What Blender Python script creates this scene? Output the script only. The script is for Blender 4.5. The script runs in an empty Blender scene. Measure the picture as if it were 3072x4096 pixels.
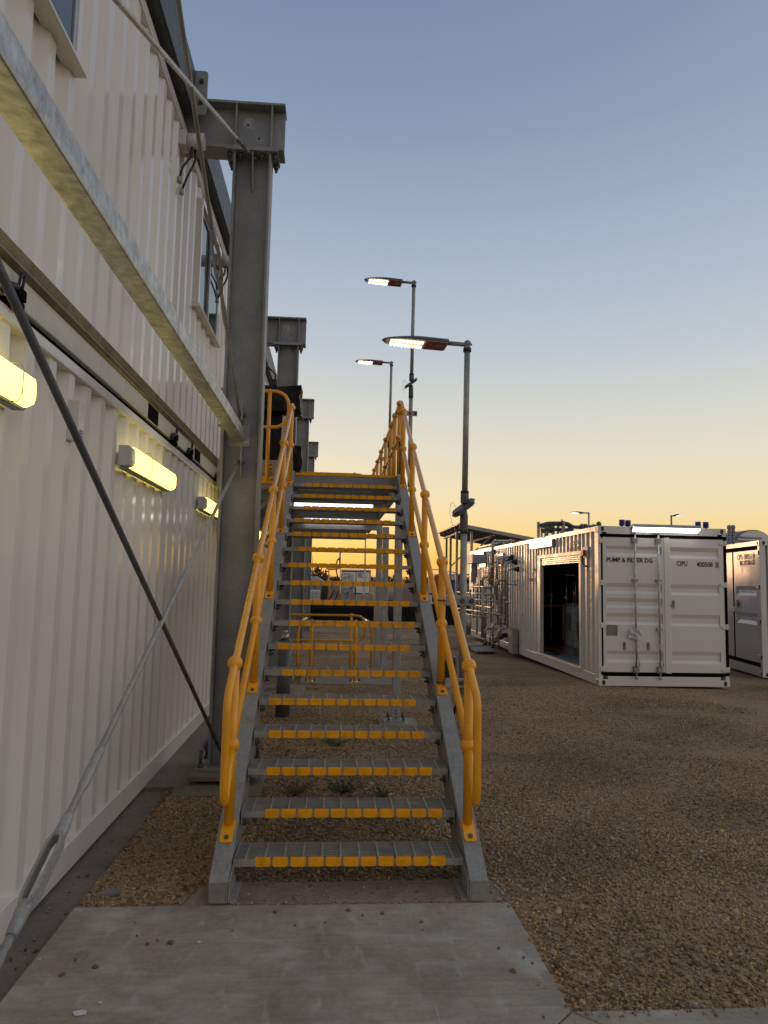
import bpy, bmesh, math, random
import numpy as np
from mathutils import Vector, Matrix
rnd = random.Random(7)
S = bpy.context.scene
COL = S.collection
R = math.radians

# ------------------------------------------------------------------ camera
YAW, PITCH, ROLL, FPX = -0.0704, 0.0964, 0.0204, 2853.8
CAM = Vector((-0.1246, -3.6776, 1.5218))
cf = Vector((-math.sin(YAW)*math.cos(PITCH), math.cos(YAW)*math.cos(PITCH), math.sin(PITCH)))
cr0 = Vector((math.cos(YAW), math.sin(YAW), 0)); cu0 = cr0.cross(cf)
cr = cr0*math.cos(ROLL) + cu0*math.sin(ROLL)
cu = -cr0*math.sin(ROLL) + cu0*math.cos(ROLL)
cd = bpy.data.cameras.new("camera"); co = bpy.data.objects.new("camera", cd); COL.objects.link(co)
cd.sensor_fit = 'VERTICAL'; cd.sensor_height = 36.0; cd.sensor_width = 27.0
cd.lens = FPX/4096*36.0; cd.clip_start = 0.05; cd.clip_end = 3000
m = Matrix(((cr.x, cu.x, -cf.x, CAM.x), (cr.y, cu.y, -cf.y, CAM.y), (cr.z, cu.z, -cf.z, CAM.z), (0, 0, 0, 1)))
co.matrix_world = m
S.camera = co
def at(px, py, **k):
    """world point seen at a photo pixel on a plane x=, y= or z="""
    d = cf + cr*((px-1536)/FPX) - cu*((py-2048)/FPX)
    ax, v = next(iter(k.items())); i = 'xyz'.index(ax)
    return CAM + d*((v-CAM[i])/d[i])

# ------------------------------------------------------------------ world, sun, exposure
S.render.engine = 'CYCLES'
S.cycles.use_denoising = True
S.cycles.max_bounces = 8
S.cycles.sample_clamp_indirect = 6.0
S.view_settings.view_transform = 'Standard'; S.view_settings.look = 'None'
S.view_settings.exposure = 0.0; S.view_settings.gamma = 1.0
SUN_AZ, SUN_EL = R(13.5), R(2.5)          # azimuth measured from +y towards -x
sdir = Vector((-math.sin(SUN_AZ)*math.cos(SUN_EL), math.cos(SUN_AZ)*math.cos(SUN_EL), math.sin(SUN_EL)))
W = bpy.data.worlds.new("World"); S.world = W; W.use_nodes = True
nt = W.node_tree; nt.nodes.clear()
def wn(t, **k):
    n = nt.nodes.new(t)
    for a, b in k.items(): setattr(n, a, b)
    return n
wo = wn('ShaderNodeOutputWorld')
sky = wn('ShaderNodeTexSky'); sky.sky_type = 'NISHITA'; sky.sun_disc = False
sky.sun_elevation = SUN_EL; sky.sun_rotation = -SUN_AZ
bg1 = wn('ShaderNodeBackground'); bg1.inputs[1].default_value = 0.012
nt.links.new(sky.outputs[0], bg1.inputs[0])
tc = wn('ShaderNodeTexCoord'); sx = wn('ShaderNodeSeparateXYZ'); nt.links.new(tc.outputs['Generated'], sx.inputs[0])
def ramp(stops):
    r = wn('ShaderNodeValToRGB'); e = r.color_ramp.elements
    r.color_ramp.interpolation = 'B_SPLINE' if False else 'EASE'
    r.color_ramp.interpolation = 'LINEAR'
    e[0].position = stops[0][0]; e[0].color = (*stops[0][1], 1)
    e[1].position = stops[-1][0]; e[1].color = (*stops[-1][1], 1)
    for p, c in stops[1:-1]:
        x = e.new(p); x.color = (*c, 1)
    nt.links.new(sx.outputs['Z'], r.inputs[0]); return r
west = ramp([(0, (.94, .47, .17)), (.025, (.98, .56, .13)), (.05, (.98, .66, .20)), (.095, (.92, .73, .40)), (.13, (.87, .74, .50)), (.18, (.77, .72, .58)),
             (.24, (.65, .67, .62)), (.32, (.50, .57, .64)), (.42, (.39, .47, .585)), (.55, (.255, .335, .47)), (.67, (.18, .252, .385)), (.76, (.20, .27, .40)), (1, (.32, .37, .46))])
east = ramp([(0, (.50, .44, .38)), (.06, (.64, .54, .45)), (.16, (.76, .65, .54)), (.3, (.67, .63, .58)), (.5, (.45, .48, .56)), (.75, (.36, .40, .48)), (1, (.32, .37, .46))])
dp = wn('ShaderNodeVectorMath', operation='DOT_PRODUCT'); dp.inputs[1].default_value = (-math.sin(SUN_AZ), math.cos(SUN_AZ), 0)
nt.links.new(tc.outputs['Generated'], dp.inputs[0])
mr = wn('ShaderNodeMapRange', interpolation_type='SMOOTHSTEP'); mr.inputs[1].default_value = -1.0; mr.inputs[2].default_value = 0.95
nt.links.new(dp.outputs['Value'], mr.inputs[0])
mx = wn('ShaderNodeMix', data_type='RGBA')
nt.links.new(mr.outputs[0], mx.inputs[0]); nt.links.new(east.outputs[0], mx.inputs[6]); nt.links.new(west.outputs[0], mx.inputs[7])
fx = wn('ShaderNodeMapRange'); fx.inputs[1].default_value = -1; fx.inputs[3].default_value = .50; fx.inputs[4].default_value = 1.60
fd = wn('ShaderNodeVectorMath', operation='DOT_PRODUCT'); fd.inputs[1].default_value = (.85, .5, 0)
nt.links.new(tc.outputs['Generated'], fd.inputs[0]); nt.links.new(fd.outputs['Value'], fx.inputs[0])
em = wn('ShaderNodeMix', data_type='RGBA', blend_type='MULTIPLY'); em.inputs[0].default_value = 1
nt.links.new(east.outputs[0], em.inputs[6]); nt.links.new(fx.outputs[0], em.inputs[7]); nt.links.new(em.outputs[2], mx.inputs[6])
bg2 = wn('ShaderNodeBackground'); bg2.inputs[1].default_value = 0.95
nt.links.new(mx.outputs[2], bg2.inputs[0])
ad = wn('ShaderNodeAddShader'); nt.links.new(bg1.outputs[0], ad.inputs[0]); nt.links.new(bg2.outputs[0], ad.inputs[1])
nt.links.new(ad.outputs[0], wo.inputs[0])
sl = bpy.data.lights.new("sun", 'SUN'); so = bpy.data.objects.new("sun", sl); COL.objects.link(so)
sl.energy = 0.55; sl.angle = R(12); sl.color = (1, .56, .30)
so.rotation_euler = sdir.to_track_quat('Z', 'Y').to_euler()
so.location = (0, 0, 30)

# ------------------------------------------------------------------ materials
def mat(name, col, rough=.5, metal=0., var=.0, vscale=4., var2=.0, v2scale=40., bump=0., bscale=60., emit=None, spec=None, coat=0., streak=0., dirt=None, trans=0.):
    M = bpy.data.materials.new(name); M.use_nodes = True
    n = M.node_tree; b = n.nodes['Principled BSDF']; L = n.links
    b.inputs['Base Color'].default_value = (*col, 1); b.inputs['Roughness'].default_value = rough; b.inputs['Metallic'].default_value = metal
    if spec is not None: b.inputs['Specular IOR Level'].default_value = spec
    if coat: b.inputs['Coat Weight'].default_value = coat; b.inputs['Coat Roughness'].default_value = .08
    if trans: b.inputs['Transmission Weight'].default_value = trans
    if emit:
        b.inputs['Emission Color'].default_value = (*emit[:3], 1); b.inputs['Emission Strength'].default_value = emit[3]
    if not (var or var2 or bump or streak): return M
    g = n.nodes.new('ShaderNodeNewGeometry'); pos = g.outputs['Position']
    def noise(sc, det=4, vec=None, rough_=.6):
        t = n.nodes.new('ShaderNodeTexNoise'); t.inputs['Scale'].default_value = sc; t.inputs['Detail'].default_value = det
        t.inputs['Roughness'].default_value = rough_; L.new(vec or pos, t.inputs['Vector']); return t.outputs['Fac']
    def rng(s, a, b_, lo=.3, hi=.7):
        r = n.nodes.new('ShaderNodeMapRange'); L.new(s, r.inputs[0]); r.inputs[1].default_value = lo; r.inputs[2].default_value = hi
        r.inputs[3].default_value = a; r.inputs[4].default_value = b_; return r.outputs[0]
    def mul(a, b_):
        t = n.nodes.new('ShaderNodeMath'); t.operation = 'MULTIPLY'; L.new(a, t.inputs[0]); L.new(b_, t.inputs[1]); return t.outputs[0]
    f = None
    if var: f = rng(noise(vscale), 1-var, 1+var)
    if var2:
        h = rng(noise(v2scale, 3), 1-var2, 1+var2); f = mul(f, h) if f else h
    if streak:
        mp = n.nodes.new('ShaderNodeMapping'); mp.inputs['Scale'].default_value = (22, 22, .9); L.new(pos, mp.inputs[0])
        h = rng(noise(1., 3, mp.outputs[0]), 1-streak, 1.0, .35, .6); f = mul(f, h) if f else h
    if f:
        mxx = n.nodes.new('ShaderNodeMix'); mxx.data_type = 'RGBA'; mxx.blend_type = 'MULTIPLY'; mxx.inputs[0].default_value = 1
        mxx.inputs[6].default_value = (*col, 1)
        L.new(f, mxx.inputs[7])
        out = mxx.outputs[2]
        if dirt:
            m2 = n.nodes.new('ShaderNodeMix'); m2.data_type = 'RGBA'; L.new(out, m2.inputs[6]); m2.inputs[7].default_value = (*dirt[:3], 1)
            L.new(rng(noise(dirt[4], 6), 0, dirt[3], .5, .78), m2.inputs[0]); out = m2.outputs[2]
        L.new(out, b.inputs['Base Color'])
        rr = n.nodes.new('ShaderNodeMapRange'); L.new(noise(vscale*3.1), rr.inputs[0]); rr.inputs[1].default_value = .3; rr.inputs[2].default_value = .7
        rr.inputs[3].default_value = max(.03, rough-.08); rr.inputs[4].default_value = min(1, rough+.1); L.new(rr.outputs[0], b.inputs['Roughness'])
    if bump:
        bp = n.nodes.new('ShaderNodeBump'); bp.inputs['Strength'].default_value = bump; bp.inputs['Distance'].default_value = .004
        L.new(noise(bscale, 5), bp.inputs['Height']); L.new(bp.outputs[0], b.inputs['Normal'])
    return M
M = {}
M['white'] = mat('white_container_paint', (.74, .705, .655), .15, var=.025, vscale=1.2, streak=.03, bump=.035, bscale=3)
M['white2'] = mat('white_container_paint_dusty', (.72, .675, .61), .3, var=.05, vscale=1.3, streak=.05, bump=.015, bscale=5, dirt=(.5, .42, .34, .25, 1.7))
M['offwhite'] = mat('cream_steel_paint', (.62, .60, .52), .45, var=.08, vscale=3, streak=.1)
M['galv'] = mat('galvanised_steel', (.33, .33, .32), .5, .35, var=.18, vscale=9, var2=.16, v2scale=70, bump=.06, bscale=120, dirt=(.20, .19, .18, .5, 6))
M['galvd'] = mat('dull_grey_steel', (.25, .252, .25), .52, .15, var=.16, vscale=3.5, var2=.12, v2scale=55, bump=.05, bscale=90, dirt=(.12, .12, .125, .5, 2.5))
M['galvl'] = mat('bright_galvanised_steel', (.46, .46, .44), .42, .45, var=.22, vscale=8, var2=.25, v2scale=26, bump=.1, bscale=60, dirt=(.13, .11, .08, .75, 17))
M['stair'] = mat('galvanised_stair_steel', (.285, .278, .262), .55, .15, var=.2, vscale=7, var2=.15, v2scale=60, bump=.08, bscale=90, dirt=(.145, .12, .095, .75, 7))
M['grate'] = mat('grating_steel', (.34, .325, .295), .5, .3, var=.2, vscale=12, dirt=(.14, .12, .1, .5, 9))
M['darks'] = mat('dark_painted_steel', (.075, .08, .085), .5, .2, var=.2, vscale=4, dirt=(.12, .12, .12, .4, 3))
M['yellow'] = mat('gloss_yellow_paint', (.90, .375, .003), .3, var=.08, vscale=5, coat=.25, dirt=(.6, .24, .01, .35, 9))
M['clip'] = mat('yellow_nosing_plastic', (.93, .40, .004), .6, var=.12, vscale=14, spec=.2, dirt=(.38, .16, .015, .7, 13))
M['black'] = mat('black_rubber', (.012, .012, .012), .5)
M['blackp'] = mat('black_plastic_wrap', (.006, .006, .006), .42, bump=.35, bscale=9, var=.2, spec=.25)
M['matt'] = mat('matt_black', (.006, .006, .006), .9, spec=.05)
M['olive'] = mat('dark_olive_steel', (.17, .145, .10), .45, .3, var=.3, vscale=6, var2=.2, v2scale=30, dirt=(.07, .06, .045, .6, 8))
M['tarp'] = mat('black_bund_liner', (.006, .006, .006), .7, spec=.15, bump=.5, bscale=7, var=.2)
M['conc'] = mat('broom_finished_concrete', (.295, .255, .197), .85, var=.28, vscale=2.2, var2=.12, v2scale=45, bump=.4, bscale=120, dirt=(.43, .40, .36, .6, 5.5))
M['concm'] = mat('dusty_ribbed_concrete', (.27, .222, .168), .9, var=.25, vscale=3, var2=.15, v2scale=40, bump=.4, bscale=90, dirt=(.1, .08, .06, .6, 7))
M['concd'] = mat('dark_brown_concrete', (.19, .16, .125), .9, var=.25, vscale=3, var2=.15, v2scale=40, bump=.4, bscale=90, dirt=(.2, .175, .14, .6, 7))  # darker, browner concrete than the slab, for the strip footing
M['grey'] = mat('grey_plastic', (.32, .32, .33), .45, var=.05)
M['lgrey'] = mat('light_grey_box', (.55, .55, .55), .4, var=.06)
M['steel'] = mat('stainless_pipe', (.42, .39, .34), .28, .85, var=.1, vscale=12)
M['pvc'] = mat('dark_grey_pipe', (.085, .085, .09), .35, .0, var=.15, vscale=5)
M['lamp'] = mat('dark_grey_lamp_shell', (.085, .09, .095), .45, .1, var=.1)
M['lampred'] = mat('red_brown_lamp_cover', (.26, .035, .012), .4)
M['red'] = mat('red_plastic', (.38, .015, .012), .35)
M['orange'] = mat('orange_machine_paint', (.62, .10, .012), .4, var=.1, dirt=(.25, .1, .04, .5, 4))
M['blue'] = mat('blue_cap_plastic', (.012, .03, .20), .35)
M['green'] = mat('green_plastic', (.01, .11, .035), .45)
M['glass'] = mat('window_glass', (.03, .04, .05), .04, spec=.9)
M['alu'] = mat('aluminium_frame', (.42, .42, .42), .35, .7, var=.05)
M['ink'] = mat('black_stencil_paint', (.013, .013, .014), .5)
M['inkr'] = mat('rusty_stencil_paint', (.20, .12, .085), .6)
M['paper'] = mat('white_paper', (.62, .62, .62), .6, bump=.2, bscale=30, var=.1)
M['tank'] = mat('translucent_tank_plastic', (.48, .49, .50), .4, var=.06)
M['led'] = mat('white_led', (.9, .9, .9), .5, emit=(1, 1, 1, 3.2))
M['ledw'] = mat('warm_white_led', (.9, .85, .7), .5, emit=(1, .90, .62, 8))
M['ledx'] = mat('light_box_lens', (.9, .85, .7), .5, emit=(1, .93, .72, 2.2))
M['ledp'] = mat('led_board', (.8, .7, .5), .5, emit=(1, .78, .40, .6))
M['ledb'] = mat('batten_led', (.9, .9, .9), .5, emit=(1, 1, 1, 2.6))
M['ledy'] = mat('yellow_lit_diffuser', (.8, .7, .3), .4, emit=(1, .80, .16, 3.2))
M['dirt'] = mat('red_brown_dirt', (.16, .095, .06), .95, var=.3, vscale=.4, bump=.6, bscale=6)
M['wood'] = mat('weathered_plate', (.20, .18, .16), .8, var=.2)

# ------------------------------------------------------------------ mesh building
class MB:
    def __init__(s, T=None): s.v = []; s.f = []; s.T = T; s.sm = []
    def add(s, vs, fs, smooth=False):
        o = len(s.v)
        s.v += [tuple(s.T @ Vector(p)) if s.T else tuple(p) for p in vs]
        for f in fs: s.f.append([i+o for i in f]); s.sm.append(smooth)
        return s
    def box(s, x0, x1, y0, y1, z0, z1):
        return s.add([(x0, y0, z0), (x1, y0, z0), (x1, y1, z0), (x0, y1, z0), (x0, y0, z1), (x1, y0, z1), (x1, y1, z1), (x0, y1, z1)],
              [(0, 3, 2, 1), (4, 5, 6, 7), (0, 1, 5, 4), (1, 2, 6, 5), (2, 3, 7, 6), (3, 0, 4, 7)])
    def prism(s, poly, axis, a, b):
        """poly: 2-D points; axis x: (y,z), y: (x,z), z: (x,y)"""
        def p3(p, t): return {'x': (t, p[0], p[1]), 'y': (p[0], t, p[1]), 'z': (p[0], p[1], t)}[axis]
        n = len(poly); vs = [p3(p, a) for p in poly] + [p3(p, b) for p in poly]
        fs = [tuple(range(n))[::-1], tuple(range(n, 2*n))] + [(i, (i+1) % n, n+(i+1) % n, n+i) for i in range(n)]
        A = sum(poly[i][0]*poly[(i+1) % n][1]-poly[(i+1) % n][0]*poly[i][1] for i in range(n))
        if (A < 0) ^ (axis == 'y') ^ (b < a): fs = [f[::-1] for f in fs]
        return s.add(vs, fs)
    def tube(s, pts, r, n=12, cap=True):
        P = [Vector(p) for p in pts]; rs = r if isinstance(r, (list, tuple)) else [r]*len(P)
        vs = []; fs = []; up = None
        for i, p in enumerate(P):
            d = (P[min(i+1, len(P)-1)]-P[max(i-1, 0)]).normalized()
            if up is None:
                up = Vector((0, 0, 1)) if abs(d.z) < .9 else Vector((1, 0, 0))
            a = (up - d*up.dot(d))
            a = a.normalized() if a.length > 1e-6 else d.orthogonal().normalized()
            b = d.cross(a); up = a
            for k in range(n):
                t = 2*math.pi*k/n; vs.append(p + (a*math.cos(t)+b*math.sin(t))*rs[i])
        for i in range(len(P)-1):
            for k in range(n):
                fs.append((i*n+k, i*n+(k+1) % n, (i+1)*n+(k+1) % n, (i+1)*n+k))
        s.add(vs, fs, True)
        if cap:
            o = len(s.v)-len(vs); s.f.append([o+k for k in range(n)][::-1]); s.sm.append(False)
            o2 = o+(len(P)-1)*n; s.f.append([o2+k for k in range(n)]); s.sm.append(False)
        return s
    def bent(s, pts, r, rad=.06, n=12, k=6):
        """tube through points with rounded corners"""
        P = [Vector(p) for p in pts]; out = [P[0]]
        for i in range(1, len(P)-1):
            a = P[i-1]-P[i]; b = P[i+1]-P[i]; q = min(rad, a.length*.45, b.length*.45)
            A = P[i]+a.normalized()*q; B = P[i]+b.normalized()*q
            for j in range(k+1):
                t = j/k; out.append(A*(1-t)**2+P[i]*2*t*(1-t)+B*t*t)
        out.append(P[-1]); return s.tube(out, r, n)
    def ball(s, c, r, n=14, m_=9, sq=(1, 1, 1)):
        vs = [(c[0], c[1], c[2]+r*sq[2])]; fs = []
        for i in range(1, m_):
            ph = math.pi*i/m_
            for k in range(n):
                t = 2*math.pi*k/n
                vs.append((c[0]+r*sq[0]*math.sin(ph)*math.cos(t), c[1]+r*sq[1]*math.sin(ph)*math.sin(t), c[2]+r*sq[2]*math.cos(ph)))
        vs.append((c[0], c[1], c[2]-r*sq[2])); e = len(vs)-1
        for k in range(n):
            fs.append((0, 1+k, 1+(k+1) % n)); fs.append((e, e-n+(k+1) % n, e-n+k))
        for i in range(m_-2):
            for k in range(n):
                a = 1+i*n; fs.append((a+k, a+n+k, a+n+(k+1) % n, a+(k+1) % n))
        return s.add(vs, fs, True)
    def lathe(s, c, prof, n=16):
        """prof: (r, z) pairs about the vertical through c"""
        vs = []; fs = []
        for r_, z in prof:
            for k in range(n):
                t = 2*math.pi*k/n; vs.append((c[0]+r_*math.cos(t), c[1]+r_*math.sin(t), c[2]+z))
        for i in range(len(prof)-1):
            for k in range(n): fs.append((i*n+k, i*n+(k+1) % n, (i+1)*n+(k+1) % n, (i+1)*n+k))
        fs.append(tuple(range(n))[::-1]); e = (len(prof)-1)*n; fs.append(tuple(range(e, e+n)))
        return s.add(vs, fs, True)
    def bolt(s, c, ax, r=.012, h=.012):
        c = Vector(c); d = Vector(ax).normalized()
        return s.tube([c, c+d*h], r, 6)
    def bar(s, p0, p1, w, h, up=(0, 0, 1)):
        """rectangular bar from p0 to p1"""
        p0 = Vector(p0); p1 = Vector(p1); d = (p1-p0).normalized(); u = Vector(up); u = (u-d*u.dot(d)).normalized(); q = d.cross(u)
        vs = [p+q*(a*w/2)+u*(b*h/2) for p in (p0, p1) for a, b in ((-1, -1), (1, -1), (1, 1), (-1, 1))]
        return s.add(vs, [(3, 2, 1, 0), (4, 5, 6, 7), (0, 1, 5, 4), (1, 2, 6, 5), (2, 3, 7, 6), (3, 0, 4, 7)])
    def build(s, name, m_, parent=None, bev=0., label=None):
        o0 = WP.get(parent.name, Vector()) if parent else Vector()
        me = bpy.data.meshes.new(name)
        me.from_pydata([(p[0]-o0.x, p[1]-o0.y, p[2]-o0.z) for p in s.v], [], s.f)
        me.polygons.foreach_set('use_smooth', s.sm); me.update()
        me.materials.append(m_ if not isinstance(m_, str) else M[m_])
        o = bpy.data.objects.new(name, me); COL.objects.link(o)
        if parent: o.parent = parent
        WP[o.name] = o0
        if bev:
            b = o.modifiers.new('bevel', 'BEVEL'); b.width = bev; b.segments = 2; b.limit_method = 'ANGLE'; b.angle_limit = R(40)
        if label: o['label'] = label
        return o
WP = {}
def thing(name, label, cat, loc=(0, 0, 0), group=None):
    o = bpy.data.objects.new(name, None); o.empty_display_size = .1; COL.objects.link(o); o.location = loc
    WP[o.name] = Vector(loc); o['label'] = label; o['category'] = cat
    if group: o['group'] = group
    return o
def tag(o, label, cat, group=None):
    o['label'] = label; o['category'] = cat
    if group: o['group'] = group
    return o
def struct(o): o['kind'] = 'structure'; return o
def stuff(o): o['kind'] = 'stuff'; return o
def each(name, m_, parent, mbs, bev=0.):
    return [b.build(name, m_, parent, bev) for b in mbs]
def dup(root, delta, label, group=None):
    def cp(o, par):
        c = o.copy(); COL.objects.link(c)
        if par: c.parent = par
        for ch in list(o.children): cp(ch, c)
        return c
    c = cp(root, None); c.location = Vector(root.location)+Vector(delta); c['label'] = label
    if group: c['group'] = group
    return c
def text(s_, name, m_, parent, origin, right, up, width, height, bold=0.0, body_x=None):
    """lettering stretched to width x height, lying on the plane (right, up)"""
    cu_ = bpy.data.curves.new(name, 'FONT'); cu_.body = s_; cu_.extrude = .02; cu_.offset = bold; cu_.resolution_u = 3
    ob = bpy.data.objects.new(name+'_tmp', cu_); COL.objects.link(ob)
    dg = bpy.context.evaluated_depsgraph_get(); dg.update()
    me = bpy.data.meshes.new_from_object(ob.evaluated_get(dg)); bpy.data.objects.remove(ob)
    co_ = np.empty(len(me.vertices)*3, np.float32); me.vertices.foreach_get('co', co_); co_ = co_.reshape(-1, 3)
    lo = co_.min(0); hi = co_.max(0)
    rt = np.array(Vector(right).normalized()); uu = np.array(Vector(up).normalized()); nn = np.cross(rt, uu)
    o0 = np.array(WP.get(parent.name, Vector())) if parent else np.zeros(3)
    q = np.outer((co_[:, 0]-lo[0])/(hi[0]-lo[0])*width, rt)+np.outer((co_[:, 1]-lo[1])/(hi[1]-lo[1])*height, uu)+np.outer((co_[:, 2]-lo[2])/(hi[2]-lo[2])*.0015, nn)+np.array(Vector(origin))-o0
    me.vertices.foreach_set('co', q.astype(np.float32).ravel()); me.update()
    me.materials.clear(); me.materials.append(M[m_])
    o = bpy.data.objects.new(name, me); COL.objects.link(o); o.parent = parent; WP[o.name] = Vector(o0)
    return o

def corr(mb, a0, a1, z0, z1, outer, depth, pitch, axis='x', sgn=1, start=0.0):
    """corrugated sheet running along the other horizontal axis; outer = outer face coordinate, sgn = side the outside faces"""
    pr = []; a = a0; t = start % 1.0
    brk = [(0, 0), (.30, 0), (.5, 1), (.80, 1), (1., 0)]
    def prof(t):
        t %= 1.0
        for (t0, d0), (t1, d1) in zip(brk, brk[1:]):
            if t <= t1+1e-9: return d0+(d1-d0)*(t-t0)/(t1-t0)
        return 0
    ts = [a0]
    k = 0
    while True:
        done = False
        for b, _ in brk[:-1]:
            p = a0+(k+b-start)*pitch
            if p > a1: done = True; break
            if p > a0+1e-6: ts.append(p)
        if done: break
        k += 1
    ts.append(a1)
    vs = []; fs = []
    for p in ts:
        o = outer-sgn*depth*prof((p-a0)/pitch+start)
        for z in (z0, z1): vs.append((o, p, z) if axis == 'x' else (p, o, z))
    for i in range(len(ts)-1):
        f = (2*i, 2*i+2, 2*i+3, 2*i+1)
        fs.append(f if (sgn > 0) == (axis == 'x') else f[::-1])
    return mb.add(vs, fs)
def gz(x, y): return -.015-.022*min(max(y, 0), 14)-.018*min(max(x-1, 0), 6)-(.10 if x < -1.28 and y < 4.7 else 0)
# ------------------------------------------------------------------ ground
def build_ground():
    xs = sorted(set([-600, -300, -150, -80, -40, -20, -10, -5, -3, -2, -1.29, -1.265, -1, 0, 1, 1.5, 2, 2.5, 3, 4, 5, 6, 7, 8, 10, 14, 20, 40, 80, 150, 300, 600]))
    ys = sorted(set([-200, -60, -20, -10, -6, -4, -2, -1, 0, .5, 1, 1.5, 2, 3, 4, 5, 6, 7, 8, 9, 10, 11, 12, 13, 14, 16, 20, 30, 50, 80, 150, 300, 600, 1200]))
    vs = [(x, y, gz(x, y)) for y in ys for x in xs]; n = len(xs)
    fs = [(j*n+i, j*n+i+1, (j+1)*n+i+1, (j+1)*n+i) for j in range(len(ys)-1) for i in range(n-1)]
    G = bpy.data.materials.new('gravel_ground'); G.use_nodes = True; t = G.node_tree; b = t.nodes['Principled BSDF']; L = t.links
    b.inputs['Roughness'].default_value = .95; b.inputs['Specular IOR Level'].default_value = .2
    g = t.nodes.new('ShaderNodeNewGeometry')
    def vor(sc):
        v = t.nodes.new('ShaderNodeTexVoronoi'); v.inputs['Scale'].default_value = sc; L.new(g.outputs['Position'], v.inputs['Vector']); return v
    def noi(sc, d=4):
        v = t.nodes.new('ShaderNodeTexNoise'); v.inputs['Scale'].default_value = sc; v.inputs['Detail'].default_value = d; L.new(g.outputs['Position'], v.inputs['Vector']); return v
    v = vor(42); rp = t.nodes.new('ShaderNodeValToRGB'); e = rp.color_ramp.elements
    e[0].color = (.125, .078, .043, 1); e[1].color = (.44, .295, .165, 1); x = e.new(.5); x.color = (.275, .178, .098, 1)
    sp = t.nodes.new('ShaderNodeSeparateColor'); L.new(v.outputs['Color'], sp.inputs[0]); L.new(sp.outputs[0], rp.inputs[0])
    big = noi(.55, 5); mr_ = t.nodes.new('ShaderNodeMapRange'); L.new(big.outputs['Fac'], mr_.inputs[0]); mr_.inputs[1].default_value = .35; mr_.inputs[2].default_value = .68
    mr_.inputs[3].default_value = .62; mr_.inputs[4].default_value = 1.30
    m1 = t.nodes.new('ShaderNodeMix'); m1.data_type = 'RGBA'; m1.blend_type = 'MULTIPLY'; m1.inputs[0].default_value = 1
    L.new(rp.outputs[0], m1.inputs[6]); L.new(mr_.outputs[0], m1.inputs[7])
    # compacted smoother soil patches
    pat = noi(.9, 6); m2 = t.nodes.new('ShaderNodeMapRange'); L.new(pat.outputs['Fac'], m2.inputs[0]); m2.inputs[1].default_value = .5; m2.inputs[2].default_value = .66
    m3 = t.nodes.new('ShaderNodeMix'); m3.data_type = 'RGBA'; L.new(m2.outputs[0], m3.inputs[0]); L.new(m1.outputs[2], m3.inputs[6]); m3.inputs[7].default_value = (.315, .21, .120, 1)
    L.new(m3.outputs[2], b.inputs['Base Color'])
    bp = t.nodes.new('ShaderNodeBump'); bp.inputs['Strength'].default_value = .9; bp.inputs['Distance'].default_value = .012; bp.invert = True
    L.new(v.outputs['Distance'], bp.inputs['Height']); L.new(bp.outputs[0], b.inputs['Normal'])
    mb = MB(); mb.add(vs, fs); struct(mb.build('ground', G))
build_ground()

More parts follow.
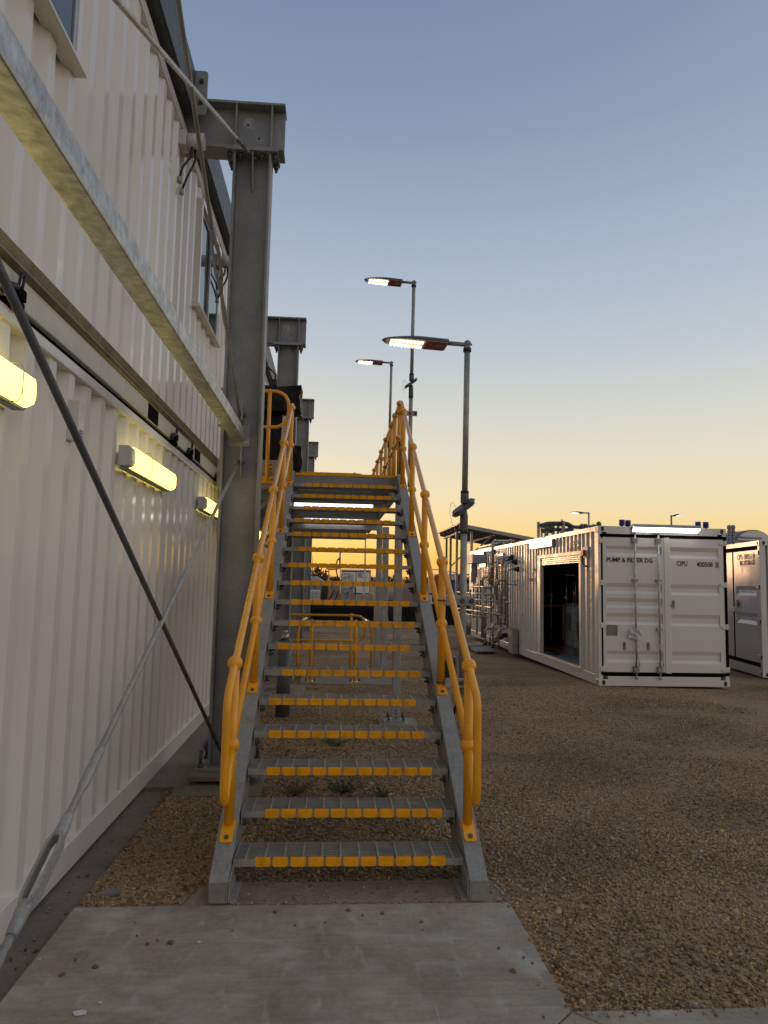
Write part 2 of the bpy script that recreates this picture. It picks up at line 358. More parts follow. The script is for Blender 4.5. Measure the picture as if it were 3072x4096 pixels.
def stone_bases(k=8):
    out = []
    for i in range(k):
        bm = bmesh.new(); bmesh.ops.create_icosphere(bm, subdivisions=1, radius=1.0)
        r_ = random.Random(50+i)
        V = np.array([v.co[:] for v in bm.verts])*np.array([[r_.uniform(.68, 1.15)] for _ in bm.verts])
        bm.verts.ensure_lookup_table(); bm.verts.index_update()
        F = np.array([[v.index for v in f.verts] for f in bm.faces]); bm.free(); out.append((V, F))
    return out
def build_gravel():
    rs = np.random.RandomState(3); B = stone_bases()
    regs = [  # x0, x1, y0, y1, density per m2, rmin, rmax
        (.74, 3.6, -1.03, 1.0, 7200, .0033, .0105), (.66, 4.2, 1.0, 3.2, 4600, .0038, .010), (.66, 5.2, 3.2, 6.2, 1900, .005, .0105),
        (-1.265, -.62, -.14, 2.3, 7500, .0035, .010), (-.62, .66, .10, 2.4, 3600, .005, .012), (-1.3, .66, 2.4, 6.2, 1500, .006, .012), (-.6, 6, 6.2, 9.0, 420, .008, .014)]
    regs = [r_+(None,) for r_ in regs]+[(-.52, .52, -.125, .13, 420, .003, .009, -.004), (-.56, .56, -.148, -.122, 9000, .002, .006, -.004), (-1.45, -1.27, -2.5, 1.9, 130, .003, .010, -.073), (-1.30, -1.262, -.9, 1.9, 4000, .003, .011, -.06), (-1.2, .76, -.30, -.15, 110, .0015, .005, .0), (-1.2, .7, -2.2, -.2, 16, .001, .0035, .0), (.70, .80, -1.0, .1, 2500, .003, .010, -.004), (.78, 2.5, -1.06, -1.0, 1200, .003, .010, -.0), (-1.25, -.6, 1.75, 2.7, 350, .003, .008, -.043)]
    Vs = []; Fs = []; Cs = []; off = 0
    for (x0, x1, y0, y1, den, r0, r1, zf) in regs:
        n = int(den*(x1-x0)*(y1-y0)); x = rs.uniform(x0, x1, n); y = rs.uniform(y0, y1, n)
        # curved edge of the small slab under the stair foot and the slab corner
        keep = np.ones(n, bool)
        if zf is None: keep = ~((x > .6) & (x < .80) & (y < .12)) & ~((x < .785) & (y < -.13) & (x > .6))
        if zf is None: keep &= ~((x > -1.25) & (x < -.55) & (y > 1.68) & (y < 2.75) & (rs.rand(n) < .93))
        if zf is not None: keep &= ~((x > .70) & (x < .76) & (y < -.2) & (rs.rand(n) < .9))
        pn = np.sin(x*2.1+1.3*np.sin(y*1.7))*np.sin(y*2.3+.9*np.sin(x*1.9))
        keep &= (zf is not None) | (pn < .45) | (rs.rand(n) < .35)
        x = x[keep]; y = y[keep]; n = len(x)
        r = r0+(r1-r0)*rs.rand(n)**1.7; r[rs.rand(n) < .012] *= 1.9
        z = (np.array([gz(a, b) for a, b in zip(x, y)]) if zf is None else np.full(n, zf)+r*.35)+r*rs.uniform(-.25, .6, n)
        which = rs.randint(0, len(B), n)
        for k, (BV, BF) in enumerate(B):
            ix = np.where(which == k)[0]; m_ = len(ix)
            if not m_: continue
            sc = np.stack([rs.uniform(.75, 1.25, m_), rs.uniform(.75, 1.25, m_), rs.uniform(.45, .8, m_)], 1)*r[ix, None]
            q = rs.normal(size=(m_, 4))*np.array([.35, .35, 1, 1]); q /= np.linalg.norm(q, axis=1)[:, None]
            a, b_, c, d = q[:, 3], q[:, 0], q[:, 1], q[:, 2]
            Rm = np.stack([1-2*(c*c+d*d), 2*(b_*c-a*d), 2*(b_*d+a*c), 2*(b_*c+a*d), 1-2*(b_*b_+d*d), 2*(c*d-a*b_), 2*(b_*d-a*c), 2*(c*d+a*b_), 1-2*(b_*b_+c*c)], 1).reshape(-1, 3, 3)
            V = np.einsum('nij,nkj->nki', Rm, BV[None]*sc[:, None, :])+np.stack([x[ix], y[ix], z[ix]], 1)[:, None, :]
            nv = len(BV); F = BF[None]+(off+np.arange(m_)*nv)[:, None, None]
            off += m_*nv; Vs.append(V.reshape(-1, 3)); Fs.append(F.reshape(-1, 3))
            t = rs.rand(m_, 1); base = (1-t)*np.array([[.135, .082, .044]])+t*np.array([[.49, .325, .183]])
            gy = rs.rand(m_, 1) < .12; base = np.where(gy, np.array([[.34, .305, .265]])*(.5+.8*t), base)
            yl = rs.rand(m_, 1) < .10; base = np.where(yl, np.array([[.45, .33, .15]])*(.7+.5*t), base)
            pz = .5+.5*np.sin(x[ix]*2.6+1.7*np.sin(y[ix]*1.9))*np.sin(y[ix]*3.1+1.2*np.sin(x[ix]*2.3)); base = base*(.80+.40*pz[:, None])
            Cs.append(np.repeat(np.concatenate([base, np.ones((m_, 1))], 1), nv, 0))
    V = np.concatenate(Vs).astype(np.float32); F = np.concatenate(Fs).astype(np.int32); C = np.concatenate(Cs).astype(np.float32)
    me = bpy.data.meshes.new('gravel'); me.vertices.add(len(V)); me.vertices.foreach_set('co', V.ravel())
    me.loops.add(F.size); me.loops.foreach_set('vertex_index', F.ravel()); me.polygons.add(len(F))
    me.polygons.foreach_set('loop_start', np.arange(0, F.size, 3, dtype=np.int32)); me.update(calc_edges=True)
    at_ = me.color_attributes.new('stone', 'FLOAT_COLOR', 'POINT'); at_.data.foreach_set('color', C.ravel())
    X = bpy.data.materials.new('gravel_stone'); X.use_nodes = True; b = X.node_tree.nodes['Principled BSDF']
    a = X.node_tree.nodes.new('ShaderNodeVertexColor'); a.layer_name = 'stone'; X.node_tree.links.new(a.outputs[0], b.inputs['Base Color'])
    b.inputs['Roughness'].default_value = .9; b.inputs['Specular IOR Level'].default_value = .2
    me.materials.append(X); o = bpy.data.objects.new('gravel', me); COL.objects.link(o); stuff(o)
    o['label'] = 'brown crushed gravel covering the yard'
build_gravel()

# concrete slab with broom marks and scuffs
def slab_mat():
    X = M['conc']; n = X.node_tree; L = n.links; b = n.nodes['Principled BSDF']
    src = b.inputs['Base Color'].links[0].from_socket
    g = n.nodes.new('ShaderNodeNewGeometry'); mp = n.nodes.new('ShaderNodeMapping'); mp.inputs['Scale'].default_value = (3, 60, 1); L.new(g.outputs['Position'], mp.inputs[0])
    t = n.nodes.new('ShaderNodeTexNoise'); t.inputs['Scale'].default_value = 1; t.inputs['Detail'].default_value = 4; L.new(mp.outputs[0], t.inputs['Vector'])
    r = n.nodes.new('ShaderNodeMapRange'); L.new(t.outputs['Fac'], r.inputs[0]); r.inputs[1].default_value = .3; r.inputs[2].default_value = .7; r.inputs[3].default_value = .90; r.inputs[4].default_value = 1.08
    mm = n.nodes.new('ShaderNodeMix'); mm.data_type = 'RGBA'; mm.blend_type = 'MULTIPLY'; mm.inputs[0].default_value = 1; L.new(src, mm.inputs[6]); L.new(r.outputs[0], mm.inputs[7])
    # pale scuff scratches at a few angles
    prev = mm.outputs[2]
    for ang, sc, lo, hi, st in ((.5, (60, 2.4, 1), .70, .78, .55), (-.35, (52, 2.2, 1), .71, .79, .5), (1.25, (16, 5, 1), .60, .74, .45), (.35, (3.2, 6.5, 1), .54, .70, .45)):
        mp2 = n.nodes.new('ShaderNodeMapping'); mp2.inputs['Rotation'].default_value = (0, 0, ang); mp2.inputs['Scale'].default_value = sc; L.new(g.outputs['Position'], mp2.inputs[0])
        t2 = n.nodes.new('ShaderNodeTexNoise'); t2.inputs['Scale'].default_value = 1; t2.inputs['Detail'].default_value = 3; L.new(mp2.outputs[0], t2.inputs['Vector'])
        r2 = n.nodes.new('ShaderNodeMapRange'); L.new(t2.outputs['Fac'], r2.inputs[0]); r2.inputs[1].default_value = lo; r2.inputs[2].default_value = hi; r2.inputs[3].default_value = 0; r2.inputs[4].default_value = st
        m4 = n.nodes.new('ShaderNodeMix'); m4.data_type = 'RGBA'; L.new(r2.outputs[0], m4.inputs[0]); L.new(prev, m4.inputs[6]); m4.inputs[7].default_value = (.50, .47, .43, 1); prev = m4.outputs[2]
    L.new(prev, b.inputs['Base Color'])
slab_mat()
mb = MB(); mb.prism([(-1.262, -5), (.692, -5), (.692, -1.092), (.772, -1.012), (.772, -.45), (.765, -.141), (-1.266, -.141)], 'z', -.14, 0)
struct(mb.build('concrete_slab', 'conc', bev=.005))
mb = MB(); mb.prism([(.697, -5), (.86, -5), (.86, -1.098), (.776, -1.018), (.697, -1.094)], 'z', -.14, -.001); mb.prism([(.864, -5), (7, -5), (7, -1.014), (.78, -1.014), (.864, -1.098)], 'z', -.14, -.001)
struct(mb.build('pavement', 'conc', bev=.005))
# older ribbed strip below the stair foot
mb = MB()
q = [(-.70, -.128)]; arc = [(.70, -.128), (.775, -.10), (.775, .0), (.76, .08), (.72, .14), (.66, .16)]
mb.prism([(-.78, -.128)]+arc+[(.4, .135), (-.3, .12), (-.60, .13), (-.74, .05)], 'z', -.14, -.006)
for k in range(9): mb.box(-.52, .52, -.115+k*.026, -.105+k*.026, -.006, -.003)
struct(mb.build('stair_foot_slab', 'concm'))
# strip footing beside the lower container and the column pads
mb = MB(); mb.prism([(-2, -5), (-1.285, -5), (-1.285, -.9), (-1.29, -.145), (-1.30, .28), (-1.275, .9), (-1.30, 1.55), (-1.29, 1.93), (-2, 1.93)], 'z', -.3, -.075)
mb.prism([(-2, 1.94), (-1.26, 1.94), (-1.24, 1.72), (-.62, 1.72), (-.60, 2.75), (-1.2, 2.75), (-1.22, 3.05), (-1.34, 3.4), (-1.36, 4.5), (-2, 4.6)], 'z', -.3, -.045)
mb.box(-1.17, -.66, 1.98, 2.60, -.02, .018)
struct(mb.build('strip_footing', 'concd', bev=.006))
mb = MB(); mb.box(-.62, .98, 8.28, 9.7, -.4, -.168); mb.box(.45, .90, 4.5, 5.0, -.3, -.098); mb.box(-1.3, -.5, 6.9, 7.9, -.3, -.14)
struct(mb.build('footing_pad', 'concm', bev=.01))
# loose stones lying on the slab
sb = stone_bases()
pebs = [(590, 3775, .013), (683, 3770, .016), (630, 3760, .006), (383, 3866, .013), (248, 3898, .012), (302, 3838, .007), (2053, 3884, .015), (2095, 3830, .008), (2130, 3852, .007), (1995, 3792, .009), (1685, 3686, .009), (1395, 3640, .014), (1530, 3652, .012), (1100, 3648, .011), (1450, 3660, .007), (1180, 3700, .006), (1690, 3720, .005), (2175, 4068, .006), (930, 3720, .005), (1300, 3690, .005), (548, 3742, .006), (540, 3690, .004)]
for i, (px, py, r_) in enumerate(pebs):
    p = at(px, py, z=.004); BV, BF = sb[i % 8]; k = rnd.uniform(0, 6)
    mb = MB(Matrix.Translation(p) @ Matrix.Rotation(k, 4, 'Z')); mb.add([(v[0]*r_*1.1, v[1]*r_*.9, v[2]*r_*.65) for v in BV], [tuple(f) for f in BF])
    c = rnd.choice(['dirt', 'wood', 'dirt'])
    tag(mb.build('pebble', c), 'small brown pebble lying loose on the concrete slab', 'pebble', 'loose pebbles on the concrete slab')
for i, (px, py, r_) in enumerate([(320, 4053, .022), (400, 4012, .007), (795, 3770, .008), (157, 3838, .006)]):
    p = at(px, py, z=.002); mb = MB(Matrix.Translation(p)); pts = [(math.cos(a)*r_*rnd.uniform(.7, 1.2)*1.2, math.sin(a)*r_*rnd.uniform(.5, .9)) for a in [k*.7 for k in range(9)]]
    mb.prism(pts, 'z', 0, .003); tag(mb.build('paint_chip', 'paper'), 'small flake of white paint lying on the concrete slab', 'paint chip', 'white paint chips on the slab')
# embedded plank in the gravel beside the strip footing
p = at(438, 3572, z=-.005); mb = MB(Matrix.Translation(p) @ Matrix.Rotation(.35, 4, 'Z')); mb.prism([(-.05, -.015), (.03, -.02), (.055, 0), (.04, .018), (-.03, .02)], 'z', -.01, .012)
tag(mb.build('flat_stone', 'wood', bev=.004), 'flat grey stone slab lying in gravel left of the stair foot', 'stone')
# ------------------------------------------------------------------ left building: stacked white containers
def container_unit(y0, y1, low, label, windows=()):
    if low: zb, zt, name = -.055, 2.617, 'lower_container'
    else: zb, zt, name = 2.655, 5.39, 'upper_container'
    t = thing('shipping_container', label, 'container', (-1.5, (y0+y1)/2, zb), 'white containers stacked along the left')
    if low:
        mb = MB(); mb.box(-1.56, -1.485, y0, y1, zb, .095); mb.build('bottom_rail', 'white', t, bev=.006)
        mb = MB(); mb.box(-1.56, -1.485, y0, y1, zt-.058, zt); mb.build('top_rail', 'white', t, bev=.006)
        mb = MB(); corr(mb, y0+.1, y1-.1, .09, zt-.055, -1.499, .046, .2525, start=.93); 
        for k in range(int((y1-y0)/.2525)):      # caulk beads where each rib meets the rail
            y = y0+.12+k*.2525; mb.bar((-1.497, y, .099), (-1.525, y+.13, .104), .012, .01)
        mb.build('side_wall', 'white', t)
        for y in (y0+.0, y1-.16): mb = MB(); mb.box(-1.65, -1.487, y, y+.16, .096, zt-.06); mb.build('corner_post', 'white', t)
    else:
        mb = MB(); mb.box(-1.56, -1.485, y0, y1, zb, 2.782); br_ = mb.build('base_rail', 'offwhite', t, bev=.003)
        mb = MB(); mb.prism([(-1.56, 2.7825), (-1.478, 2.7825), (-1.466, 2.787), (-1.455, 2.797), (-1.455, 2.806), (-1.464, 2.812), (-1.447, 2.858), (-1.56, 2.862)], 'y', y0, y1); mb.build('rail_lip', 'olive', br_)  # lip is a darker olive than the cream rail below it
        mb = MB(); mb.box(-1.56, -1.485, y0, y1, 5.30, zt); mb.build('top_rail', 'white', t, bev=.006)
        mb = MB(); corr(mb, y0+.1, y1-.1, 2.86, 5.302, -1.499, .046, .2525, start=.93); mb.build('side_wall', 'white', t)
        for y in (y0+.0, y1-.16): mb = MB(); mb.box(-1.65, -1.487, y, y+.16, 2.863, 5.299); mb.build('corner_post', 'white', t)
        for y in (1.5, 3.25, 7.7, 10.1):
            if y0 < y < y1-1:
                mb = MB(); mb.box(-1.52, -1.4835, y, y+.30, zb+.004, zb+.118); mb.build('forklift_pocket', 'matt', t)  # flush black box, the shade inside the pocket is its colour
        for (a, b, z0, z1) in windows:
            f = MB()
            f.box(-1.53, -1.45, a, b, z0-.03, z0+.0); f.box(-1.53, -1.435, a-.03, b+.03, z0-.045, z0-.03)
            f.box(-1.53, -1.465, a, a+.05, z0+.001, z1); f.box(-1.53, -1.465, b-.05, b, z0+.001, z1); f.box(-1.53, -1.46, a, b, z1+.001, z1+.05)
            fo = f.build('window', 'white', t, bev=.003)
            g = MB(); w2 = (a+b)/2
            for (u, v, dx) in ((a+.05, w2+.03, 0), (w2-.03, b-.05, .018)):
                g.box(-1.505+dx, -1.488+dx, u, u+.04, z0, z1); g.box(-1.505+dx, -1.488+dx, v-.04, v, z0, z1)
                g.box(-1.504+dx, -1.489+dx, u+.04, v-.04, z0, z0+.04); g.box(-1.504+dx, -1.489+dx, u+.04, v-.04, z1-.04, z1)
            g.build('sash', 'alu', fo)
            g = MB(); g.box(-1.501, -1.496, a+.09, w2, z0+.04, z1-.04); g.box(-1.483, -1.478, w2, b-.09, z0+.04, z1-.04); g.build('pane', 'glass', fo)
    mb = MB(); mb.box(-3.9, -1.562, y0+.02, y1-.02, zb+.06, zt-.02); mb.build('body', 'white2', t)
    return t
container_unit(-5.4, 6.80, True, 'white corrugated ground floor container with three yellow lit wall lights')
container_unit(6.86, 19.06, True, 'white corrugated ground floor container behind the yellow stairs, farther left one')
container_unit(-5.4, 6.80, False, 'white corrugated upper container with two windows above the near wall lights', [(-1.5, -.2, 4.08, 5.08), (3.0, 4.16, 4.12, 5.12)])
container_unit(6.86, 19.06, False, 'white corrugated upper container behind the wrapped equipment on the walkway', [(9.0, 10.2, 4.12, 5.12)])
# black bridge clamps in the gap between the two storeys
def clamp(y):
    t = thing('bridge_clamp', 'x', 'clamp', (-1.485, y, 2.617), 'black bridge clamps between the stacked containers')
    mb = MB(); mb.box(-1.56, -1.455, y-.05, y+.05, 2.618, 2.66); mb.box(-1.483, -1.448, y-.04, y+.045, 2.661, 2.712); mb.build('clamp_body', 'matt', t, bev=.006)
    mb = MB()
    for d in (-.016, .018): mb.tube([(-1.462, y+d, 2.70), (-1.455, y+d+.01, 2.775)], .0065, 8)
    mb.build('stud', 'black', t)
    mb = MB(); mb.tube([(-1.47, y-.12, 2.65), (-1.462, y-.09, 2.69), (-1.455, y-.045, 2.70)], .016, 8); mb.build('hook', 'black', t)
    return t
c0 = clamp(2.325)
c0['label'] = 'black bridge clamp just left of the middle forklift pocket'
for y, l in ((-.69, 'large near black bridge clamp behind the dark diagonal rod at left edge'), (2.99, 'black bridge clamp beside the right forklift pocket above the middle wall light'), (4.55, 'farthest black bridge clamp next to the first grey column')):
    dup(c0, (0, y-2.325, 0), l)
mb = MB(); mb.box(-1.56, -1.515, -5.4, 6.8, 2.618, 2.654)  # black strip set into the open gap to give its shade
tag(mb.build('gap_shade_strip', 'matt'), 'black strip coloured as the shade in the gap between stacked containers', 'shade strip')

# batten wall lights, lit yellow
def wall_light(y0, y1, z0, z1, label, group='yellow lit wall lights'):
    t = thing('wall_light', label, 'wall light', (-1.49, (y0+y1)/2, z0), group)
    def rr(x, za, zb_, r=.03):     # rounded bar profile in (x, z)
        return [(-1.485, za), (x-r, za), (x-.3*r, za+.3*r), (x, za+r), (x, zb_-r), (x-.3*r, zb_-.3*r), (x-r, zb_), (-1.485, zb_)]
    mb = MB(); mb.prism(rr(-1.40, z0+.004, z1-.004), 'y', y0, y0+.10); mb.prism(rr(-1.40, z0+.004, z1-.004), 'y', y1-.02, y1+.002); mb.box(-1.50, -1.45, y0+.101, y1-.021, z0+.02, z1-.02)
    mb.build('housing', 'lgrey', t, bev=.006)
    mb = MB(); mb.prism([(-1.449, z0), (-1.42, z0), (-1.392, z0+.014), (-1.385, z0+.04), (-1.385, z1-.04), (-1.392, z1-.014), (-1.42, z1), (-1.449, z1)], 'y', y0+.103, y1-.023)
    mb.build('diffuser', 'ledy', t)
    mb = MB(); mb.prism([(-1.485, z0-.010), (-1.44, z0-.010), (-1.43, z0-.002), (-1.485, z0-.002)], 'y', y0+.02, y1-.004); mb.build('tray', 'grey', t)
    mb = MB(); L_ = y1-y0
    for f in (.33, .86):
        y = y0+f*L_; mb.tube([(-1.45, y, z0-.012), (-1.39, y, z0-.012), (-1.374, y, z0+.02), (-1.374, y, z1-.02), (-1.39, y, z1+.012), (-1.45, y, z1+.012)], .0025, 6)
    mb.tube([(-1.43, y0+.05, z0-.01), (-1.43, y1-.03, z0-.012)], .004, 6)
    mb.build('wire_guard', 'galvd', t)
    return t
wall_light(.85, 2.09, 2.205, 2.345, 'yellow lit wall light in the middle of the white wall, seen whole')
wall_light(-1.9, -.62, 2.215, 2.35, 'yellow lit wall light cut by the left edge of the photo')
wall_light(3.52, 4.75, 2.20, 2.33, 'yellow lit wall light half hidden by the first grey column')
wall_light(7.9, 9.2, 2.22, 2.35, 'farthest yellow lit wall light, seen between column and left handrail')

# junction boxes with black cables high on the upper wall
def jbox(y, z, label, long_=True):
    t = thing('junction_box', label, 'junction box', (-1.49, y, z), 'round junction boxes on the upper wall')
    mb = MB(); mb.box(-1.50, -1.44, y-.07, y+.07, z-.06, z+.07); mb.build('bracket', 'lgrey', t, bev=.004)
    mb = MB(); mb.tube([(-1.44, y, z+.01), (-1.33, y, z+.01)], .062, 20); mb.tube([(-1.33, y, z+.01), (-1.30, y, z+.01)], .068, 20); mb.build('box_body', 'lgrey', t)
    if long_:
        mb = MB()
        mb.bent([(-1.40, y-.01, z-.05), (-1.40, y-.01, z-.13), (-1.47, y-.03, z-.25), (-1.48, y-.03, z-.33)], .010, .06, 8)
        mb.bent([(-1.38, y+.02, z-.05), (-1.37, y+.03, z-.14), (-1.44, y+.03, z-.30), (-1.47, y+.03, z-.40)], .010, .06, 8)
        mb.build('cable', 'black', t)
        mb = MB(); mb.tube([(-1.485, y-.03, z-.33), (-1.48, y-.03, z-.38)], .018, 8); mb.tube([(-1.475, y+.03, z-.40), (-1.475, y+.03, z-.45)], .018, 8); mb.build('gland', 'grey', t)
    return t
jbox(2.12, 5.17, 'grey round junction box with two hanging black cables, left of the first column top')
jbox(4.05, 5.0, 'small junction box with black cables half hidden behind the first column')
jbox(9.35, 4.72, 'small round grey junction box beyond the first column above the yellow hoop rail')

# ------------------------------------------------------------------ grey steel frame
CX0, CX1 = -1.068, -.746
def column(y, zb, label):
    t = thing('steel_column', label, 'column', (-.907, y+.1, zb), 'grey steel columns along the building')
    mb = MB(); mb.box(CX0, CX0+.020, y, y+.20, zb+.025, 5.168); mb.box(CX1-.020, CX1, y, y+.20, zb+.025, 5.168); mb.box(CX0+.0205, CX1-.0205, y+.092, y+.108, zb+.025, 5.168)
    mb.build('shaft', 'galvd', t, bev=.002)
    mb = MB(); mb.box(CX0-.08, CX1+.08, y-.08, y+.28, zb, zb+.024); mb.build('base_plate', 'galvd', t, bev=.003)
    mb = MB(); mb.box(CX0-.07, CX1+.06, y-.03, y+.23, 5.169, 5.199); mb.build('cap_plate', 'galvd', t, bev=.003)
    mb = MB()
    for x in (CX0-.045, CX1+.045):
        for yy in (y-.045, y+.245): mb = MB(); mb.tube([(x, yy, zb+.024), (x, yy, zb+.05)], .024, 6); mb.tube([(x, yy, zb+.05), (x, yy, zb+.16)], .013, 8); mb.build('anchor_bolt', 'darks', t)
    mb = MB()
    for x in (CX0-.035, CX0+.06, CX1-.08, CX1+.03):
        for yy in (y+.02, y+.18): mb = MB(); mb.tube([(x, yy, 5.168), (x, yy, 5.125)], .02, 6); mb.tube([(x, yy, 5.125), (x, yy, 5.10)], .012, 6); mb.build('cap_bolt', 'darks', t)
    return t
def cross_beam(y, label):
    t = thing('cross_beam', label, 'beam', (-.907, y+.1, 5.2), 'grey cross beams on the column tops')
    mb = MB(); mb.box(-4.0, -.64, y, y+.20, 5.20, 5.222); mb.box(-4.0, -.64, y, y+.20, 5.608, 5.63); mb.box(-4.0, -.642, y+.092, y+.108, 5.2225, 5.6075)
    mb.build('beam_web', 'galvd', t, bev=.002)
    mb = MB()
    for x in (CX0+.005, CX1-.012): mb = MB(); mb.box(x, x+.012, y+.003, y+.197, 5.2228, 5.6072); mb.build('stiffener', 'galvd', t)
    mb = MB()       # clear patches and holes left on the web
    for (x, z, r_) in ((-.965, 5.47, .011), (-.865, 5.35, .011)): mb = MB(); mb.tube([(x, y+.090, z), (x, y+.0925, z)], r_, 10); mb.build('bolt_hole', 'black', t)
    mb = MB()
    for (x, z, s_) in ((-.95, 5.49, .055), (-.92, 5.455, .03), (-.86, 5.34, .025)):
        mb.prism([(x+math.cos(a)*s_*rnd.uniform(.7, 1.2), z+math.sin(a)*s_*rnd.uniform(.7, 1.1)) for a in [k*.785 for k in range(8)]], 'y', y+.0912, y+.0922)
    mb.build('ground_patch', 'galv', t)
    return t
FY = [2.2, 7.29, 12.38, 17.47]
cl = ['first and biggest grey steel column, left of the yellow stairs', 'second grey steel column, rising behind the wrapped equipment on the walkway', 'third grey steel column behind the black wrapped equipment', 'smallest and farthest grey steel column by the end of the walkway']
bl = ['large grey cross beam on top of the first and biggest column', 'grey cross beam on the second column, upper left of the far street lamps', 'grey cross beam on the third column just above the yellow handrail top', 'smallest far grey cross beam on the fourth column']
k0 = column(FY[0], .018, cl[0]); b0 = cross_beam(FY[0], bl[0])
for i in (1, 2, 3):
    dup(k0, (0, FY[i]-FY[0], -.0), cl[i]); dup(b0, (0, FY[i]-FY[0], 0), bl[i])
# dark eave beams running along the roof edge, bay by bay
def eave(y0, y1, label):
    t = thing('eave_beam', label, 'beam', (-1.42, (y0+y1)/2, 5.5), 'dark eave beams along the roof edge')
    mb = MB(); mb.box(-1.424, -1.41, y0, y1, 5.46, 5.84); mb.box(-1.86, -1.425, y0, y1, 5.46, 5.475); mb.box(-1.86, -1.425, y0, y1, 5.825, 5.84); mb.box(-1.86, -1.845, y0, y1, 5.476, 5.824)
    mb.build('web', 'darks', t, bev=.003)
    mb = MB()
    x0, x1, z0, z1, c = -1.409, -1.30, 5.44, 5.84, .025
    mb.prism([(x0, z0), (x1-c, z0), (x1-.3*c, z0+.3*c), (x1, z0+c), (x1, z1-c), (x1-.3*c, z1-.3*c), (x1-c, z1), (x0, z1)], 'y', y1-.045, y1-.03)
    mb.build('end_plate', 'galvd', t, bev=.003)
    mb = MB()
    for z in (5.55, 5.74): mb = MB(); mb.bolt((-1.35, y1-.045, z), (0, -1, 0), .022, .014); mb.bolt((-1.35, y1-.058, z), (0, -1, 0), .012, .014); mb.build('bolt', 'darks', t)
    return t
eave(-5.5, 2.19, 'dark eave beam in the upper left, nearer than the first column')
eave(2.41, 7.28, 'dark eave beam between the first and second grey columns')
eave(7.5, 12.37, 'dark eave beam seen beyond the first column above the hoop rail')
# square hollow strut tying the columns at storey height
t = thing('steel_strut', 'mottled galvanised square strut running diagonally down to the first column', 'beam', (-.935, -.3, 2.71))
mb = MB(); mb.box(-.985, -.885, -5.4, 2.283, 2.662, 2.760); mb.build('tube', 'galvl', t, bev=.008)
mb = MB(); mb.box(-1.025, -.845, 2.2835, 2.2915, 2.615, 2.80); mb.build('end_plate', 'galv', t, bev=.002)
# round tie rods crossing between the columns
def rod(a, b, r, label, mname, turn=None, gusset=None):
    a = Vector(a); b = Vector(b); t = thing('tie_rod', label, 'tie rod', a, 'round steel tie rods bracing the columns')
    d = (b-a).normalized()
    mb = MB()
    if turn:
        p0 = a+(b-a)*turn[0]; p1 = a+(b-a)*turn[1]
        mb.tube([a, p0], r, 12); mb.tube([p1, b], r, 12)
        mb.build('bar', mname, t)
        q = Vector((.75, .45, .3)); q = (q-d*q.dot(d)).normalized(); L_ = p1-p0; e = .07
        mb = MB(); mb.tube([p0-d*.34, p0-d*.07], r*.72, 10); mb.tube([p1+d*.07, p1+d*.2], r*.72, 10); mb.build('threaded_end', 'black', t)
        mb = MB(); mb.tube([p0-d*.40, p0-d*.37, p0-d*.20, p0-d*.17], [r*1.05, r*1.4, r*1.4, r*1.0], 10)
        mb.tube([p0-d*.07, p0-d*.05, p0+d*.01, p0+d*.03], [r*1.2, r*1.5, r*1.75, r*1.6], 14); mb.tube([p1-d*.03, p1-d*.01, p1+d*.05, p1+d*.07], [r*1.6, r*1.75, r*1.5, r*1.2], 14)
        for s_ in (-1, 1):
            o_ = [p0+q*s_*r*.5, p0+d*.05+q*s_*r*1.6, p1-d*.05+q*s_*r*1.6, p1+q*s_*r*.5]
            for a_, b_ in zip(o_, o_[1:]): mb.bar(a_, b_, r*.8, r*2.8, d.cross(q))
            for c_ in o_[1:3]: mb.tube([c_-d.cross(q)*r*1.39, c_+d.cross(q)*r*1.39], r*.38, 8)
        mb.build('turnbuckle', mname, t)
    else:
        mb.tube([a, b], r, 12); mb.build('bar', mname, t)
        mb = MB(); p = a+(b-a)*.86; mb.tube([p-d*.03, p, p+d*.16, p+d*.19], [r*1.0, r*1.35, r*1.35, r], 12); p = a+(b-a)*.90
        mb.tube([p, p+d*.02, p+d*.20, p+d*.22], [r, r*1.5, r*1.5, r], 12); mb.build('sleeve', 'darks', t)
    if gusset:
        mb = MB()
        for g in gusset: mb.prism(g[0], 'x', g[1]-.005, g[1]+.005)
        mb.build('gusset', 'galv', t)
        mb = MB()
        for g in gusset: mb.bolt((g[1]-.03, g[2][0], g[2][1]), (1, 0, 0), .016, .06)
        mb.build('bolt', 'darks', t)
    return t
rod((-.935, -2.87, 2.70), (-.935, 2.22, .09), .0122, 'dark straight tie rod falling from left edge to the first column base', 'darks')
rod((-.925, 2.24, 2.475), (-.925, -2.87, .02), .0118, 'galvanised tie rod with a big turnbuckle, rising to the strut end', 'galv', turn=(.705, .755),
    gusset=[([(2.285, 2.62), (2.285, 2.36), (2.25, 2.34), (2.21, 2.42), (2.18, 2.50), (2.20, 2.61)], -.90, (2.225, 2.475))])
rod((-.93, -2.87, 2.79), (-.93, 2.20, 5.16), .0125, 'thin tie rod crossing the upper left up to the first column cap', 'galvl',
    gusset=[([(2.285, 5.165), (2.285, 4.86), (2.27, 4.86), (2.20, 5.06), (2.17, 5.13), (2.18, 5.165)], -.90, (2.22, 5.12))])
rod((-.93, 2.24, 2.86), (-.93, -2.87, 5.5), .0125, 'thin dark tie rod descending from the eave to the strut end at the first column', 'galvd', turn=(.24, .30),
    gusset=[([(2.285, 2.81), (2.285, 2.95), (2.25, 2.97), (2.19, 2.92), (2.17, 2.82)], -.905, (2.225, 2.87))])
